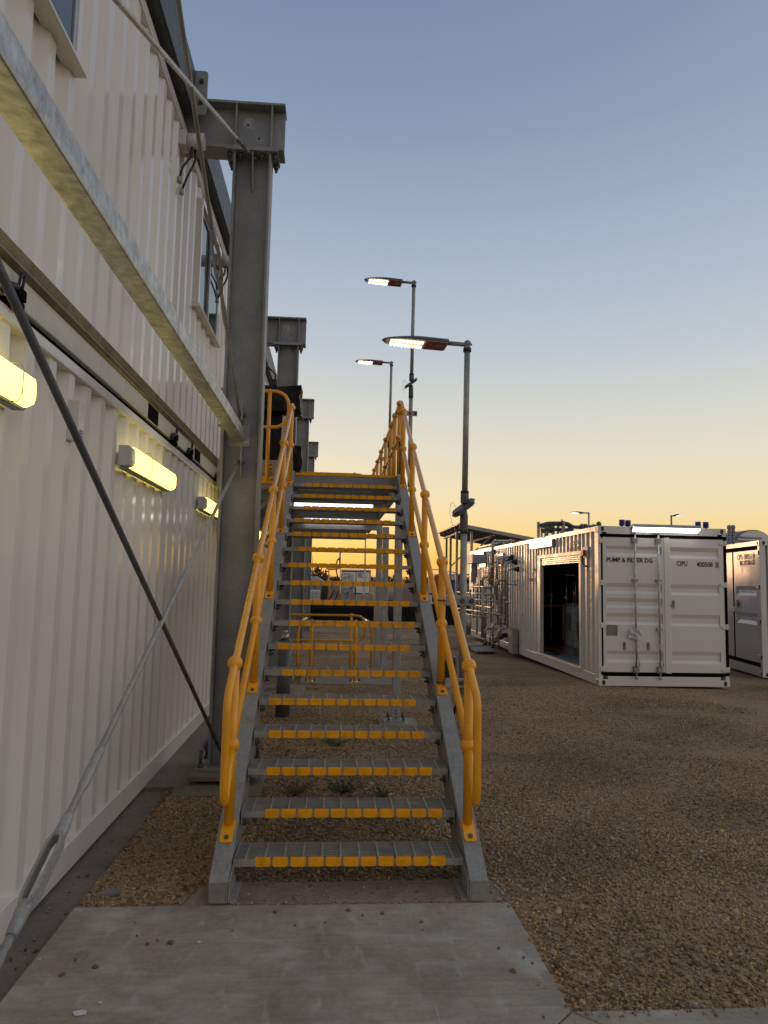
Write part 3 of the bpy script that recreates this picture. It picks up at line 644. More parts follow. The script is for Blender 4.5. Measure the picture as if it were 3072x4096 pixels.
# small wall vent pipe and sensor on the lower wall
p = at(312, 1690, x=-1.46)
t = thing('wall_sensor', 'small white sensor box with a louvred end on the lower wall behind the dark rod', 'sensor', (-1.49, p.y, p.z))
mb = MB(); mb.box(-1.50, -1.44, p.y-.04, p.y+.03, p.z-.10, p.z+.11); mb.build('case', 'white', t, bev=.006)
mb = MB(); [mb.box(-1.438, -1.434, p.y-.03, p.y+.02, p.z-.09+k*.014, p.z-.084+k*.014) for k in range(4)]; mb.build('louvre', 'grey', t)
# wet hatch of the second storey: sensor with cable on the second column
t = thing('column_sensor', 'small black sensor box with cable on the side of the second column', 'sensor', (-1.08, 7.3, 4.55))
mb = MB(); mb.box(-1.15, -1.07, 7.29, 7.36, 4.52, 4.62); mb.box(-1.13, -1.075, 7.30, 7.35, 4.40, 4.515); mb.build('case', 'black', t, bev=.004)
mb = MB(); mb.bent([(-1.10, 7.32, 4.62), (-1.09, 7.32, 4.70), (-1.25, 7.3, 4.85), (-1.42, 7.3, 4.85)], .012, .1, 8); mb.build('cable', 'black', t)
# ------------------------------------------------------------------ staircase
RISE, GO, SW = .1507, .2543, 1.1446
SL = RISE/GO
def zt_(y): return .1757+SL*y           # top of the stringer flange
st = thing('staircase', 'steep galvanised grating staircase with gloss yellow handrails', 'staircase', (0, -.1, 0))
YT = 4.318
for s in (-1, 1):
    mb = MB()
    a, b = sorted((s*.575, s*.583))
    mb.prism([(-.13, .0), (-.13, zt_(-.13)-.012), (YT, zt_(YT)-.012), (YT, zt_(YT)-.29), (.19, 0)], 'x', a, b)
    a, b = sorted((s*.575, s*.665))
    mb.prism([(-.131, zt_(-.131)-.012), (-.131, zt_(-.131)), (YT, zt_(YT)), (YT, zt_(YT)-.012)], 'x', a, b)
    a, b = sorted((s*.5835, s*.664))
    mb.prism([(.19, 0), (.178, .0), (YT, zt_(YT)-.302), (YT, zt_(YT)-.29)], 'x', a, b)
    mb.box(min(s*.5832, s*.664), max(s*.5832, s*.664), -.129, -.118, 0, zt_(-.13)-.0125)
    so_ = mb.build('stringer', 'stair', st, bev=.003)
    mb = MB(); mb.prism([(-.125, .0), (-.125, .10), (.06, .14), (.10, .10), (.10, .0)], 'x', *sorted((s*.5735, s*.566)))
    mb.prism([(-.125, -.004), (-.125, .008), (.10, .008), (.10, -.004)], 'x', *sorted((s*.5655, s*.535))); mb.build('foot_angle', 'stair', so_, bev=.002)
    mb = MB()
    for i in range(17):
        y = i*GO+.09; z = (i+1)*RISE
        pass
    for i in ():
        mb.bolt((s*.5745, y+.03, z-.045), (-s, 0, 0), .016, .012); mb.bolt((s*.5625, y+.03, z-.045), (-s, 0, 0), .009, .02)
        mb.bolt((s*.5745, y-.06, z-.065), (-s, 0, 0), .016, .012); mb.bolt((s*.5625, y-.06, z-.065), (-s, 0, 0), .009, .02)
# treads: one built, the rest copied
DEP = .235
def tread_meshes():
    z = RISE; h = SW/2-.004
    mb = MB(); mb.box(-h, h, 0, .005, z-.033, z); mb.box(-h, h, DEP-.004, DEP, z-.03, z-.001)
    for k in range(1, 10): y = k*DEP/10; mb.box(-h+.0061, h-.0061, y, y+.004, z-.03, z-.001)
    for k in range(12):
        x = -.515+k*.0935; mb.box(x, x+.0085, .0052, DEP-.0042, z-.009, z+.0016)
    for s in (-1, 1):
        mb.box(*sorted((s*h, s*(h-.006))), .0052, DEP-.0042, z-.07, z+.0005)
    g = mb
    c = MB(); x0 = -h+.104
    for k in range(11):
        x = x0+k*.0868; w = .0735; r_ = .010
        c.prism([(x, z+.002), (x, z-.025), (x+.35*r_, z-.031), (x+r_, z-.0335), (x+w-r_, z-.0335), (x+w-.35*r_, z-.031), (x+w, z-.025), (x+w, z+.002)], 'y', -.0045, -.0005)
        c.box(x, x+w, -.0005, .016, z+.0015, z+.0045)
        for j in range(6):
            for q in (0, 1): c.box(x+.006+j*.0122, x+.011+j*.0122, .000+q*.009, .005+q*.009, z+.0045, z+.0085)
    return g, c
g, c = tread_meshes()
tr0 = g.build('tread', 'grate', st); n0 = c.build('nosing', 'clip', tr0); bl0 = []
for s in (-1, 1):
    for dy, dz in ((.12, -.045), (.03, -.065)):
        mb = MB(); mb.bolt((s*.5620, dy, RISE+dz), (-s, 0, 0), .017, .012); mb.bolt((s*.5505, dy, RISE+dz), (-s, 0, 0), .009, .022); bl0.append(mb.build('bolt', 'darks', tr0))
for i in range(1, 17):
    t_ = tr0.copy(); COL.objects.link(t_); t_.parent = st; t_.location = tr0.location+Vector((0, i*GO, i*RISE))
    for b_ in bl0: q_ = b_.copy(); COL.objects.link(q_); q_.parent = t_
    n_ = n0.copy(); COL.objects.link(n_); n_.parent = t_; n_.location = n0.location+Vector((rnd.choice([-.03, -.015, 0, .01, .02, -.04, .03]), 0, 0))
# yellow handrails
PY = [.15+.975*k for k in range(5)]
HT, HM = .815, .40
for s in (-1, 1):
    X = s*.617
    top = lambda y: zt_(y)+HT
    mid = lambda y: zt_(y)+HM
    mb = MB()
    y0 = PY[0]
    # looped lower end: rail carries on past the first post, turns down and returns to the mid rail
    a = Vector((X, y0, top(y0))); e = Vector((X, y0-.235, top(y0-.235)))
    lo = Vector((X, y0-.235, mid(y0)-.16))
    tl = .30 if s > 0 else .06
    pts = [(X, PY[4], top(PY[4])), a, e, lo, (X, y0-.17, lo.z-.03), (X, y0, mid(y0)), (X, PY[4], mid(PY[4]))]
    mb.bent([pts[0], pts[2], pts[3], (X, y0-.20, lo.z-.085), pts[5]], .0205, .075, 12)
    mb.tube([pts[5], pts[6]], .0205, 12)
    if s > 0:
        mb.bent([(X, PY[4], top(PY[4])), (X, 4.36, 3.595), (X, 4.62, 3.61), (X, 10.9, 3.61)], .0205, .16)
        mb.bent([(X, PY[4], mid(PY[4])), (X, 4.36, 3.185), (X, 4.62, 3.20), (X, 10.9, 3.20)], .0205, .16)
    else:
        mb.tube([(X, PY[4], top(PY[4])), (X, PY[4]+.10, top(PY[4]+.10))], .0205, 12); mb.tube([(X, PY[4], mid(PY[4])), (X, PY[4]+.10, mid(PY[4]+.10))], .0205, 12)
    rail = mb.build('handrail', 'yellow', st)
    for y in PY:
        mb = MB(); mb.tube([(X, y, zt_(y)+.008), (X, y, top(y))], .0250, 14)
        mb.ball((X, y, top(y)), .0405); mb.ball((X, y, mid(y)), .0405)
        po = mb.build('post', 'yellow', rail)
        mb = MB(); c_ = .012
        n = Vector((0, -SL, 1)).normalized(); d = Vector((0, 1, SL)).normalized(); T = Matrix.Translation((X, y-.03, zt_(y-.03)))
        for (p0, p1) in (((-.032), .032),):
            vs = []
            for h_ in (.0005, .009):
                for (u, v) in ((p0+c_, -.075), (p1-c_, -.075), (p1-.3*c_, -.075+.3*c_), (p1, -.075+c_), (p1, .06), (p0, .06), (p0, -.075+c_), (p0+.3*c_, -.075+.3*c_)):
                    vs.append(Vector((X+u, y-.03, zt_(y-.03)))+d*v+n*h_)
            mb.add(vs, [tuple(range(8))[::-1], tuple(range(8, 16))]+[(i, (i+1) % 8, 8+(i+1) % 8, 8+i) for i in range(8)])
        mb.build('foot_plate', 'yellow', rail)
        mb = MB(); p = Vector((X, y-.03, zt_(y-.03)))-d*.048+n*.009; mb.bolt(p, n, .012, .009); mb.build('bolt', 'darks', rail)
    if s > 0:
        for y in (4.56, 5.19, 5.77, 6.75, 7.75, 8.73, 9.72, 10.7):
            mb = MB(); mb.tube([(X, y, 2.60), (X, y, 3.61)], .0250, 12); mb.ball((X, y, 3.61), .0405, 12, 8); mb.ball((X, y, 3.20), .0405, 12, 8); mb.build('post', 'yellow', rail)

# ------------------------------------------------------------------ landing and walkway behind the stairs
lp = thing('walkway', 'raised galvanised walkway landing at the head of the yellow stairs', 'walkway', (0, 7, -.1))
mb = MB(); mb.box(-1.44, .57, 4.322, 4.334, 2.53, 2.70); mb.box(-1.44, .57, 4.3345, 4.40, 2.69, 2.702); mb.box(-1.44, .57, 4.3345, 4.40, 2.53, 2.541); mb.build('front_beam', 'galvd', lp, bev=.002)
mb = MB()
for x in (-1.40, .56): mb.box(x, x+.06, 4.41, 11.1, 2.50, 2.675)
for y, zz in ((5.5, 2.52), (7.33, 2.30), (9.1, 2.42), (11.0, 2.36)): mb.box(-1.30, .555, y, y+.08, zz, 2.674)
mb.build('floor_beam', 'galv', lp, bev=.003)
mb = MB()
for k in range(46):
    y = 4.42+k*.146; mb.box(-1.43, .62, y, y+.006, 2.676, 2.706)
for k in range(62): x = -1.42+k*.033; mb.box(x, x+.005, 4.405, 11.1, 2.678, 2.705)
mb.build('grating_deck', 'grate', lp)
mb = MB(); mb.box(-.565, .57, 4.317, 4.36, 2.7065, 2.714); mb.box(-.565, .57, 4.316, 4.3205, 2.688, 2.714)
for k in range(60): mb.box(-.56+k*.0188, -.55+k*.0188, 4.32, 4.33, 2.714, 2.718)
mb.build('nosing', 'clip', lp)
mb = MB(); mb.box(.624, .632, 4.6, 11.0, 2.68, 2.81); mb.build('kick_plate', 'yellow', lp)
for (x, y, zb, w) in ((.652, 4.75, -.085, .09), (.70, 9.02, -.15, .10), (.83, 9.25, -.155, .11)):
    mb = MB(); mb.box(x-w/2, x+w/2, y-w/2, y+w/2, zb+.055, 2.499); c_ = mb.build('support_post', 'galv', lp, bev=.006)
    mb = MB(); mb.box(x-.13, x+.13, y-.13, y+.13, zb-.012, zb+.0); mb.prism([(x-.15, zb-.02), (x+.15, zb-.02), (x+.11, zb-.001), (x-.11, zb-.001)], 'y', y-.14, y+.14); mb.box(x-.11, x+.11, y-.11, y+.11, zb+.0005, zb+.02); mb.box(x-w/2-.004, x+w/2+.004, y-w/2-.004, y-w/2, zb+.02, zb+.14)
    mb.build('base_plate', 'galv', c_, bev=.003)
    for dx in (-.085, .085):
        for dy in (-.085, .085): mb = MB(); mb.tube([(x+dx, y+dy, zb+.02), (x+dx, y+dy, zb+.04)], .017, 6); mb.tube([(x+dx, y+dy, zb+.04), (x+dx, y+dy, zb+.09)], .009, 6); mb.build('bolt', 'darks', c_)
    for dz in (.05, .09, .125): mb = MB(); mb.bolt((x, y-w/2-.004, zb+dz), (0, -1, 0), .011, .01); mb.build('bolt', 'darks', c_)
# cross rail closing the far end
mb = MB(); mb.bent([(-1.2, 11.0, 3.72), (.50, 11.0, 3.72), (.50, 11.0, 3.30), (-1.2, 11.0, 3.30)], .0172, .15, 12); mb.ball((.28, 11.0, 3.72), .0335); mb.tube([(.28, 11.0, 2.68), (.28, 11.0, 3.72)], .0215, 12); mb.tube([(-.6, 11.0, 2.68), (-.6, 11.0, 3.72)], .0215, 12)
mb.build('end_rail', 'yellow', lp)
# hoop rail to the left of the stair head
h = MB(); h.bent([(-1.44, 4.30, 3.636), (-.665, 4.30, 3.636), (-.665, 4.30, 3.22), (-1.44, 4.30, 3.22)], .0185, .19, 12); h.ball((-.883, 4.30, 3.636), .024)
hr = h.build('hoop_rail', 'yellow', lp)
mb = MB(); mb.tube([(-.886, 4.30, 2.60), (-.883, 4.30, 3.636)], .0215, 12); mb.build('post', 'yellow', hr)
mb = MB()
x0, x1, z0, z1, c_ = -.965, -.805, 2.585, 2.66, .015
mb.prism([(x0+c_, z0), (x1-c_, z0), (x1, z0+c_), (x1, z1-c_), (x1-c_, z1), (x0+c_, z1), (x0, z1-c_), (x0, z0+c_)], 'y', 4.303, 4.312); mb.box(-.86, -.825, 4.303, 4.312, 2.72, 2.81); mb.build('foot_plate', 'yellow', hr)
for q_ in ((-.945, 4.303, 2.625), (-.825, 4.303, 2.625), (-.842, 4.303, 2.745), (-.842, 4.303, 2.79)): mb = MB(); mb.bolt(q_, (0, -1, 0), .012, .01); mb.build('bolt', 'darks', hr)
mb = MB(); mb.box(-1.44, -.60, 4.325, 4.337, 2.7025, 2.85); mb.build('left_kick_plate', 'galv', lp, bev=.002)
mb = MB()   # raking brackets under the landing
for y in (4.9, 6.4, 8.2): mb.bar((-1.44, y, 2.0), (-.85, y, 2.5), .09, .05); mb.bar((-1.44, y+.3, 2.15), (-.9, y+.3, 1.9), .1, .04)
mb.build('bracket', 'galvd', lp)
# LED battens below the walkway
def batten(x0, x1, y, z, label):
    t = thing('led_batten', label, 'light', ((x0+x1)/2, y, z), 'white LED battens below the walkway')
    mb = MB(); mb.box(x0-.04, x1+.12, y-.03, y+.06, z+.046, z+.075); mb.box(x1+.002, x1+.05, y-.028, y+.03, z-.02, z+.045); mb.box(x0-.03, x0-.002, y-.028, y+.03, z-.02, z+.045); mb.build('housing', 'galv', t, bev=.003)
    mb = MB(); mb.tube([(x0, y, z+.012), (x1, y, z+.012)], .033, 16); mb.build('tube', 'ledb', t)
    return t
batten(-.63, .37, 5.42, 2.445, 'bright white LED batten nearest below the landing')
batten(-.58, .33, 7.28, 2.41, 'farther white LED batten partly hidden behind the stair treads')
# black wrapped equipment on the walkway
def wrapped(label, x0, x1, y0, y1, z0, z1, seed, amp):
    bm = bmesh.new(); bmesh.ops.create_cube(bm, size=1.0)
    bmesh.ops.subdivide_edges(bm, edges=bm.edges[:], cuts=9, use_grid_fill=True); rr = random.Random(seed)
    from mathutils import noise
    for v in bm.verts:
        p = Vector(((v.co.x+.5)*(x1-x0)+x0, (v.co.y+.5)*(y1-y0)+y0, (v.co.z+.5)*(z1-z0)+z0))
        p += noise.noise_vector(p*4+Vector((seed, 0, 0)))*amp+noise.noise_vector(p*11+Vector((seed, 3, 0)))*amp*.4
        v.co = p
    me = bpy.data.meshes.new('wrapped_unit'); bm.to_mesh(me); bm.free(); me.materials.append(M['blackp'])
    o = bpy.data.objects.new('wrapped_equipment', me); COL.objects.link(o); tag(o, label, 'wrapped equipment', 'black plastic wrapped equipment on the walkway')
    return o
wrapped('tall cabinet wrapped in black plastic behind the yellow hoop rail', -1.43, -.82, 5.5, 6.3, 2.73, 3.93, 1, .02)
wrapped('crumpled black plastic hood sagging over the tall wrapped cabinet top', -1.15, -.58, 5.30, 5.75, 3.66, 3.97, 2, .04)
wrapped('lumpy black plastic bundle tied to the column beside the stair head', -.68, -.57, 5.6, 5.85, 2.92, 3.28, 3, .03)
# low yellow guard rails on the pad below the walkway
t = thing('guard_rail', 'low yellow ball jointed guard rail with a rounded end, below the walkway', 'guard rail', (-.3, 9.4, -.17), 'low yellow guard rails below the walkway')
mb = MB(); mb.bent([(-1.1, 9.45, .885), (.49, 9.45, .885), (.49, 9.45, .43), (-1.1, 9.45, .43)], .02, .17, 12); mb.build('rail', 'yellow', t)
for x in (-.95, .245):
    mb = MB(); mb.tube([(x, 9.45, -.16), (x, 9.45, .885)], .024, 12); mb.ball((x, 9.45, .885), .038); mb.ball((x, 9.45, .43), .038); mb.build('post', 'yellow', t)
def bollard(x, y, lab):
    t = thing('guard_post', lab, 'guard post', (x, y, -.167), 'yellow guard posts below the walkway')
    mb = MB(); mb.tube([(x, y, -.16), (x, y, .83), (x, y, .85), (x, y, .862)], [.029, .029, .022, .004], 14); mb.build('post', 'yellow', t)
    mb = MB(); mb.box(x-.09, x+.09, y-.05, y+.05, -.167, -.157); mb.build('foot_plate', 'yellow', t)
    for d in (-.07, .07): mb = MB(); mb.tube([(x+d, y, -.157), (x+d, y, -.10)], .011, 8); mb.tube([(x+d, y, -.157), (x+d, y, -.14)], .018, 6); mb.build('bolt', 'darks', t)
    return t
bollard(-.443, 8.47, 'left yellow guard post bolted to the pad below the walkway')
bollard(.298, 8.47, 'right yellow guard post bolted to the pad below the walkway')
for x, dx, l in ((-.70, .05, 'bent yellow guard tube at far left below the walkway'), (.615, -.05, 'bent yellow guard tube beside the far support posts')):
    mb = MB(); mb.bent([(x, 9.3, -.2), (x, 9.3, .60), (x+dx, 9.32, .78), (x+dx*2.4, 9.8, .80)], .024, .1, 10); tag(mb.build('bent_guard_tube', 'yellow'), l, 'guard rail')
# small things under the stairs by the second column
t = thing('drain_pump', 'black hose stub wrapped in foil standing left under the stairs', 'pump', (-.72, 5.0, -.1))
mb = MB(); mb.tube([(-.68, 5.2, -.12), (-.68, 5.2, .78)], .085, 14); mb.build('body', 'pvc', t)
mb = MB(); mb.tube([(-.68, 5.2, .78), (-.68, 5.2, .86)], .05, 12); mb.tube([(-.68, 5.2, .86), (-.68, 5.2, .90)], .034, 12); mb.build('cap', 'steel', t)
# ------------------------------------------------------------------ street lamps
def lamp_head(t, tip, sock, w, h, mname='ledw', dirv=None):
    """tip and sock: points at the two ends of the underside"""
    tip = Vector(tip); sock = Vector(sock); d = (sock-tip); L_ = d.length; d.normalize()
    q = Vector((0, 0, 1)).cross(d).normalized(); u = d.cross(q)
    if u.z < 0: u = -u; q = -q
    N = 13; S_ = []; top = MB(); 
    def hw(t_): return w/2*min(1, math.sqrt(max(0, 1-(1-min(t_/.42, 1))**2))*1.0)*(1-.12*max(0, t_-.5))
    rings = []
    for i in range(N):
        t_ = (i/(N-1))**1.3; a = max(hw(t_), .004); hh = h*(.25+.75*min(1, t_/.55)) if i else .006
        c = tip+d*(t_*L_)
        rings.append([c+q*(a*math.cos(k*math.pi/8))+u*(hh*math.sin(k*math.pi/8)) for k in range(9)])
    vs = [p for r in rings for p in r]; fs = []
    for i in range(N-1):
        for k in range(8): fs.append((i*9+k, (i+1)*9+k, (i+1)*9+k+1, i*9+k+1))
        fs.append((i*9+8, (i+1)*9+8, (i+1)*9, i*9))
    fs.append(tuple(range(9))); e = (N-1)*9; fs.append(tuple(e+k for k in range(9))[::-1])
    top.add(vs, fs, True)
    hd = top.build('lamp_head', 'lamp', t)
    c = MB(); n0 = 8
    lo = [tip+d*(f*L_)-u*.003 for f in (.10, .62)]
    def strip(f0, f1, k, ww=1., th=.004):
        vs = []
        for dz in (-.002, -.002-th):
            A = []
            for i in range(k+1):
                f = f0+(f1-f0)*i/k; A.append(tip+d*(f*L_)+u*dz+q*(hw(f)*ww))
            for i in range(k, -1, -1):
                f = f0+(f1-f0)*i/k; A.append(tip+d*(f*L_)+u*dz-q*(hw(f)*ww))
            vs += A
        n = len(vs)//2
        return vs, [tuple(range(n)), tuple(range(n, 2*n))[::-1]]+[(i, n+i, n+(i+1) % n, (i+1) % n) for i in range(n)]
    m_ = MB(); m_.add(*strip(.05, .995, 12, .99, .002)); m_.build('lens', 'lgrey', hd)
    m_ = MB(); m_.add(*strip(.66, .97, 3, .92, .006)); m_.build('gear_cover', 'lampred', hd)
    m_ = MB(); m_.add(*strip(.12, .63, 10, .80, .005)); m_.build('led_board', 'ledp' if mname != 'lamp' else 'lamp', hd)
    m_ = MB()
    for i in range(9):
        f = .15+.45*i/8
        for s in (-.5, .5): m_.ball(tip+d*(f*L_)-u*.010+q*(hw(f)*s), w*.05, 8, 6)
    m_.build('led_panel', mname, hd)
    m_ = MB(); p = tip+d*(.88*L_)-u*.009; m_.bar(p-d*.03-q*.02, p+d*.03-q*.02, .05, .002, u); m_.build('label_plate', 'alu', hd)
    return hd
def hinge_pole(x, y, zb, zj, ztop, r, label, attach=None, tipx=.60, head=.455, extra=0):
    t = thing('street_lamp', label, 'street lamp', (x, y, zb), 'tall street lamps along the walkway')
    mb = MB(); mb.tube([(x, y, zb), (x, y, zj-.10)], r*1.08, 16); mb.tube([(x+.004, y, zj+.11), (x+.012, y, ztop-.06)], r*.95, 16); mb.build('pole', 'galv', t)
    mb = MB()
    mb.tube([(x, y, zj-.16), (x, y, zj-.15), (x, y, zj-.06), (x-.004, y, zj-.02)], [r*1.28, r*1.3, r*1.3, r*1.15], 14)
    mb.tube([(x+.004, y, zj+.03), (x+.004, y, zj+.07), (x+.004, y, zj+.10)], [r*1.3, r*1.35, r*1.3], 14)
    # two tilted flange plates of the hinge
    for k, (dz, th) in enumerate(((-.008, .014), (.012, .014))):
        T = Matrix.Translation((x-.004, y, zj+.0+dz)) @ Matrix.Rotation(R(-38), 4, 'Y') @ Matrix.Rotation(R(12), 4, 'X')
        c = MB(T); c.prism([(-.085, -.035), (-.06, -.06), (.06, -.06), (.085, -.035), (.085, .035), (.06, .06), (-.06, .06), (-.085, .035)], 'z', -th/2, th/2)
        mb.add(c.v, c.f)
    mb.build('hinge', 'lamp', t, bev=.003)
    mb = MB(); mb.tube([(x, y, zj-.175), (x, y, zj-.155)], r*1.32, 14); mb.tube([(x+.004, y, zj+.10), (x+.004, y, zj+.118)], r*1.32, 14); mb.tube([(x+.012, y, ztop-.062), (x+.012, y, ztop-.04)], r*1.35, 14); mb.build('rubber_ring', 'black', t)
    X = x+.012
    mb = MB(); mb.tube([(X, y, ztop-.055), (X, y, ztop-.02)], r*1.1, 14); mb.ball((X+.002, y, ztop-.004), r*1.18, 12, 8); mb.tube([(X, y, ztop-.012), (X-.155, y, ztop-.006)], r*.72, 12); mb.bolt((X+r*.9, y, ztop-.008), (1, 0, 0), .008, .014); mb.build('arm', 'galvd', t)
    lamp_head(t, (X-.145-head, y-.02, ztop-.012), (X-.145, y, ztop-.03), .185, .046)
    if attach:
        for (z, xr) in attach:
            mb = MB(); mb.box(xr, x+.075, y-.042, y-.034, z-.032, z+.032); 
            b = mb.build('bracket', 'galv', t, bev=.003)
            mb = MB()
            for dx in (-.012, .05): mb.bolt((x+dx, y-.042, z), (0, -1, 0), .018, .010); mb.bolt((x+dx, y-.052, z), (0, -1, 0), .010, .012)
            mb.tube([(xr-.047, y-.022, z), (xr-.047, y-.026, z), (xr-.015, y-.03, z), (xr+.01, y-.03, z)], .005, 6)
            mb.tube([(xr-.048, y-.02, z), (xr-.050, y, z), (xr-.03, y+.03, z), (xr, y+.03, z)], .005, 6)
            mb.build('clamp_bolt', 'darks', b)
        mb = MB(); z = attach[0][0]; mb.bent([(x-.05, y-.02, zj-.02), (x-.09, y-.03, zj+.05), (x-.105, y-.03, zj-.03), (x-.08, y-.02, zj-.13)], .0013, .05, 5); mb.build('wire_loop', 'galvd', t)
    return t
hinge_pole(.762, 1.125, .78, 2.03, 3.19, .0215, 'nearest street lamp, on a hinged pole clamped to the right handrail', [(1.40, .64), (.86, .64)])
hinge_pole(.748, 4.56, 2.62, 3.86, 5.11, .0215, 'tallest looking middle street lamp, clamped to the top of the handrail', [(3.49, .64)])
hinge_pole(.742, 7.75, 2.62, 3.86, 5.11, .0215, 'farthest of the three lit street lamps above the stairs', [(3.49, .64)])
# black socket box with hanging cables on the near pole foot
t = thing('socket_box', 'black socket box with looping black cables near the foot of the near lamp pole', 'socket box', (.70, 1.2, .95))
mb = MB(); mb.box(.635, .715, 1.16, 1.24, .88, 1.0); mb.box(.70, .712, 1.158, 1.1595, .90, .98); mb.prism([(.675, 1.0), (.70, 1.0), (.695, 1.035), (.685, 1.035)], 'y', 1.17, 1.23); mb.build('box', 'black', t, bev=.006)
mb = MB(); mb.box(.718, .73, 1.15, 1.26, .83, 1.02); mb.build('back_plate', 'galv', t, bev=.002)
mb = MB(); mb.bent([(.665, 1.2, .88), (.655, 1.19, .70), (.645, 1.17, .58), (.70, 1.16, .62), (.735, 1.15, .72), (.757, 1.13, .80)], .011, .07, 8); mb.bent([(.65, 1.22, .88), (.635, 1.2, .72), (.645, 1.19, .61), (.69, 1.17, .63)], .009, .07, 8); mb.build('cable', 'black', t)
mb = MB(); mb.bent([(.625, 4.5, 3.15), (.66, 4.52, 3.0), (.64, 4.5, 2.8), (.655, 4.5, 2.5)], .022, .08, 8); tag(mb.build('conduit', 'black'), 'black flexible conduit hanging behind the top right handrail posts', 'conduit')
# more distant lamps beyond the pump container
def far_lamp(px, pyt, tipx, tipy, Y, zb, label, emit='led', r=.035):
    p = at(px, pyt, y=Y); q = at(tipx, tipy, y=Y); s = 1 if q.x > p.x else -1
    t = thing('street_lamp', label, 'street lamp', (p.x, Y, zb), 'distant street lamps')
    mb = MB(); mb.tube([(p.x, Y, zb), (p.x, Y, p.z)], r, 10); mb.build('pole', 'galvd', t)
    L_ = abs(q.x-p.x)
    mb = MB(); mb.tube([(p.x, Y, p.z), (p.x+s*L_*.35, Y, p.z+(q.z-p.z)*.3)], r*.8, 8); mb.ball((p.x, Y, p.z), r*1.2, 8, 6); mb.build('arm', 'galvd', t)
    lamp_head(t, (q.x, Y-.05, q.z), (p.x+s*L_*.33, Y, p.z+(q.z-p.z)*.3-.03), .26, .07, emit)
far_lamp(2355, 2052, 2281, 2050, 25, -.4, 'lit street lamp behind the left end of the pump container roof')
far_lamp(2685, 2064, 2720, 2059, 25, -.4, 'lit street lamp behind the pump container roof light')
far_lamp(1728, 2278, 1775, 2281, 70, -.4, 'unlit far street lamp left of the orange hopper', 'lamp', .05)
far_lamp(1818, 2290, 1788, 2284, 60, -.4, 'unlit far street lamp between the canopy posts', 'lamp', .05)
# ------------------------------------------------------------------ pump and filter container on the right
KX, KY, KZ, KW, KL, KH = 4.7235, 9.087, -.279, 2.438, 12.19, 2.896
A_ = thing('pump_container', 'white high container with closed double doors lettered PUMP & FILTER DG', 'container', (KX+1.2, KY, KZ))
def kb(mb, u0, u1, v0, v1, z0, z1): return mb.box(KX+u0, KX+u1, KY+v0, KY+v1, KZ+z0, KZ+z1)
mb = MB()
kb(mb, .0, .07, .0, .16, .121, KH-.121); kb(mb, .071, .0745, .03, .16, .121, KH-.121); kb(mb, KW-.07, KW, .0, .16, .121, KH-.121)
kb(mb, .163, KW-.163, .0, .12, KH-.145, KH-.003); kb(mb, .163, KW-.163, .0, .12, .003, .175)
kb(mb, .0, .07, KL-.16, KL, .121, KH-.121); kb(mb, KW-.07, KW, KL-.16, KL, .121, KH-.121); kb(mb, .163, KW-.163, KL-.12, KL, KH-.145, KH-.003)
mb.build('frame', 'white', A_, bev=.006)
mb = MB(); kb(mb, .003, .06, .163, KL-.163, KH-.095, KH-.002); kb(mb, KW-.06, KW-.003, .163, KL-.163, KH-.095, KH-.002); mb.build('top_rail', 'white', A_, bev=.005)
mb = MB(); kb(mb, .003, .06, .163, KL-.163, .002, .185); kb(mb, KW-.06, KW-.003, .163, KL-.163, .002, .185); mb.build('bottom_rail', 'white', A_, bev=.005)
for (u, v) in ((0, 0), (KW-.162, 0), (0, KL-.178), (KW-.162, KL-.178)):
    for z in (0, KH-.118):
        mb = MB(); kb(mb, u-.006, u+.168, v-.006, v+.178, z, z+.118); cc = mb.build('corner_casting', 'white', A_, bev=.008)
        if v < 1:
            mb = MB(); cx, cz = KX+u+.081, KZ+z+.059
            mb.prism([(cx-.028, cz-.02), (cx-.014, cz-.042), (cx+.014, cz-.042), (cx+.028, cz-.02), (cx+.028, cz+.03), (cx+.014, cz+.042), (cx-.014, cz+.042), (cx-.028, cz+.03)], 'y', KY-.0065, KY-.0085)
            if u == 0: mb.prism([(KY+.085+a_, cz+b_) for a_, b_ in ((-.018, -.025), (0, -.042), (.018, -.025), (.018, .025), (0, .042), (-.018, .025))], 'x', KX-.0065, KX-.0085)
            mb.build('lifting_hole', 'black', cc)
mb = MB(); kb(mb, .075, KW-.075, .045, .07, .178, KH-.147); kb(mb, .034, 2.445, -.003, .0445, 2.693, 2.746); kb(mb, 2.378, 2.436, -.003, .0445, .246, 2.6925); kb(mb, .050, .079, -.003, .0445, .246, 2.6925); kb(mb, .034, 2.436, -.003, .0445, .196, .2455); mb.build('door_gasket', 'matt', A_)
def leaf(u0, u1, bands, ua, ub, z0=.25, z1=2.69):
    prof = [(0, z1-.0)]
    for (a, b, c_, d) in bands: prof += [(0, a), (.034, b), (.034, c_), (0, d)]
    prof += [(0, z0)]
    poly = [(KY+.004+p, KZ+z) for p, z in prof]+[(KY+.044, KZ+z0), (KY+.044, KZ+z1)]
    mb = MB(); mb.prism(poly[::-1], 'x', KX+ua, KX+ub)
    kb(mb, u0, ua-.0005, .002, .044, z0, z1); kb(mb, ub+.0005, u1, .002, .044, z0, z1)
    return mb
dl = leaf(.085, 1.305, [(2.53, 2.47, 2.40, 2.345), (1.85, 1.78, 1.71, 1.66), (1.58, 1.51, 1.45, 1.40), (1.31, 1.24, 1.15, 1.10), (.63, .57, .47, .42)], .15, 1.20).build('door', 'white', A_)
dr = leaf(1.315, 2.372, [(2.53, 2.455, 2.385, 2.325), (1.85, 1.775, 1.705, 1.655), (1.30, 1.23, 1.14, 1.09), (.63, .56, .465, .41)], 1.36, 2.29).build('door', 'white', A_)
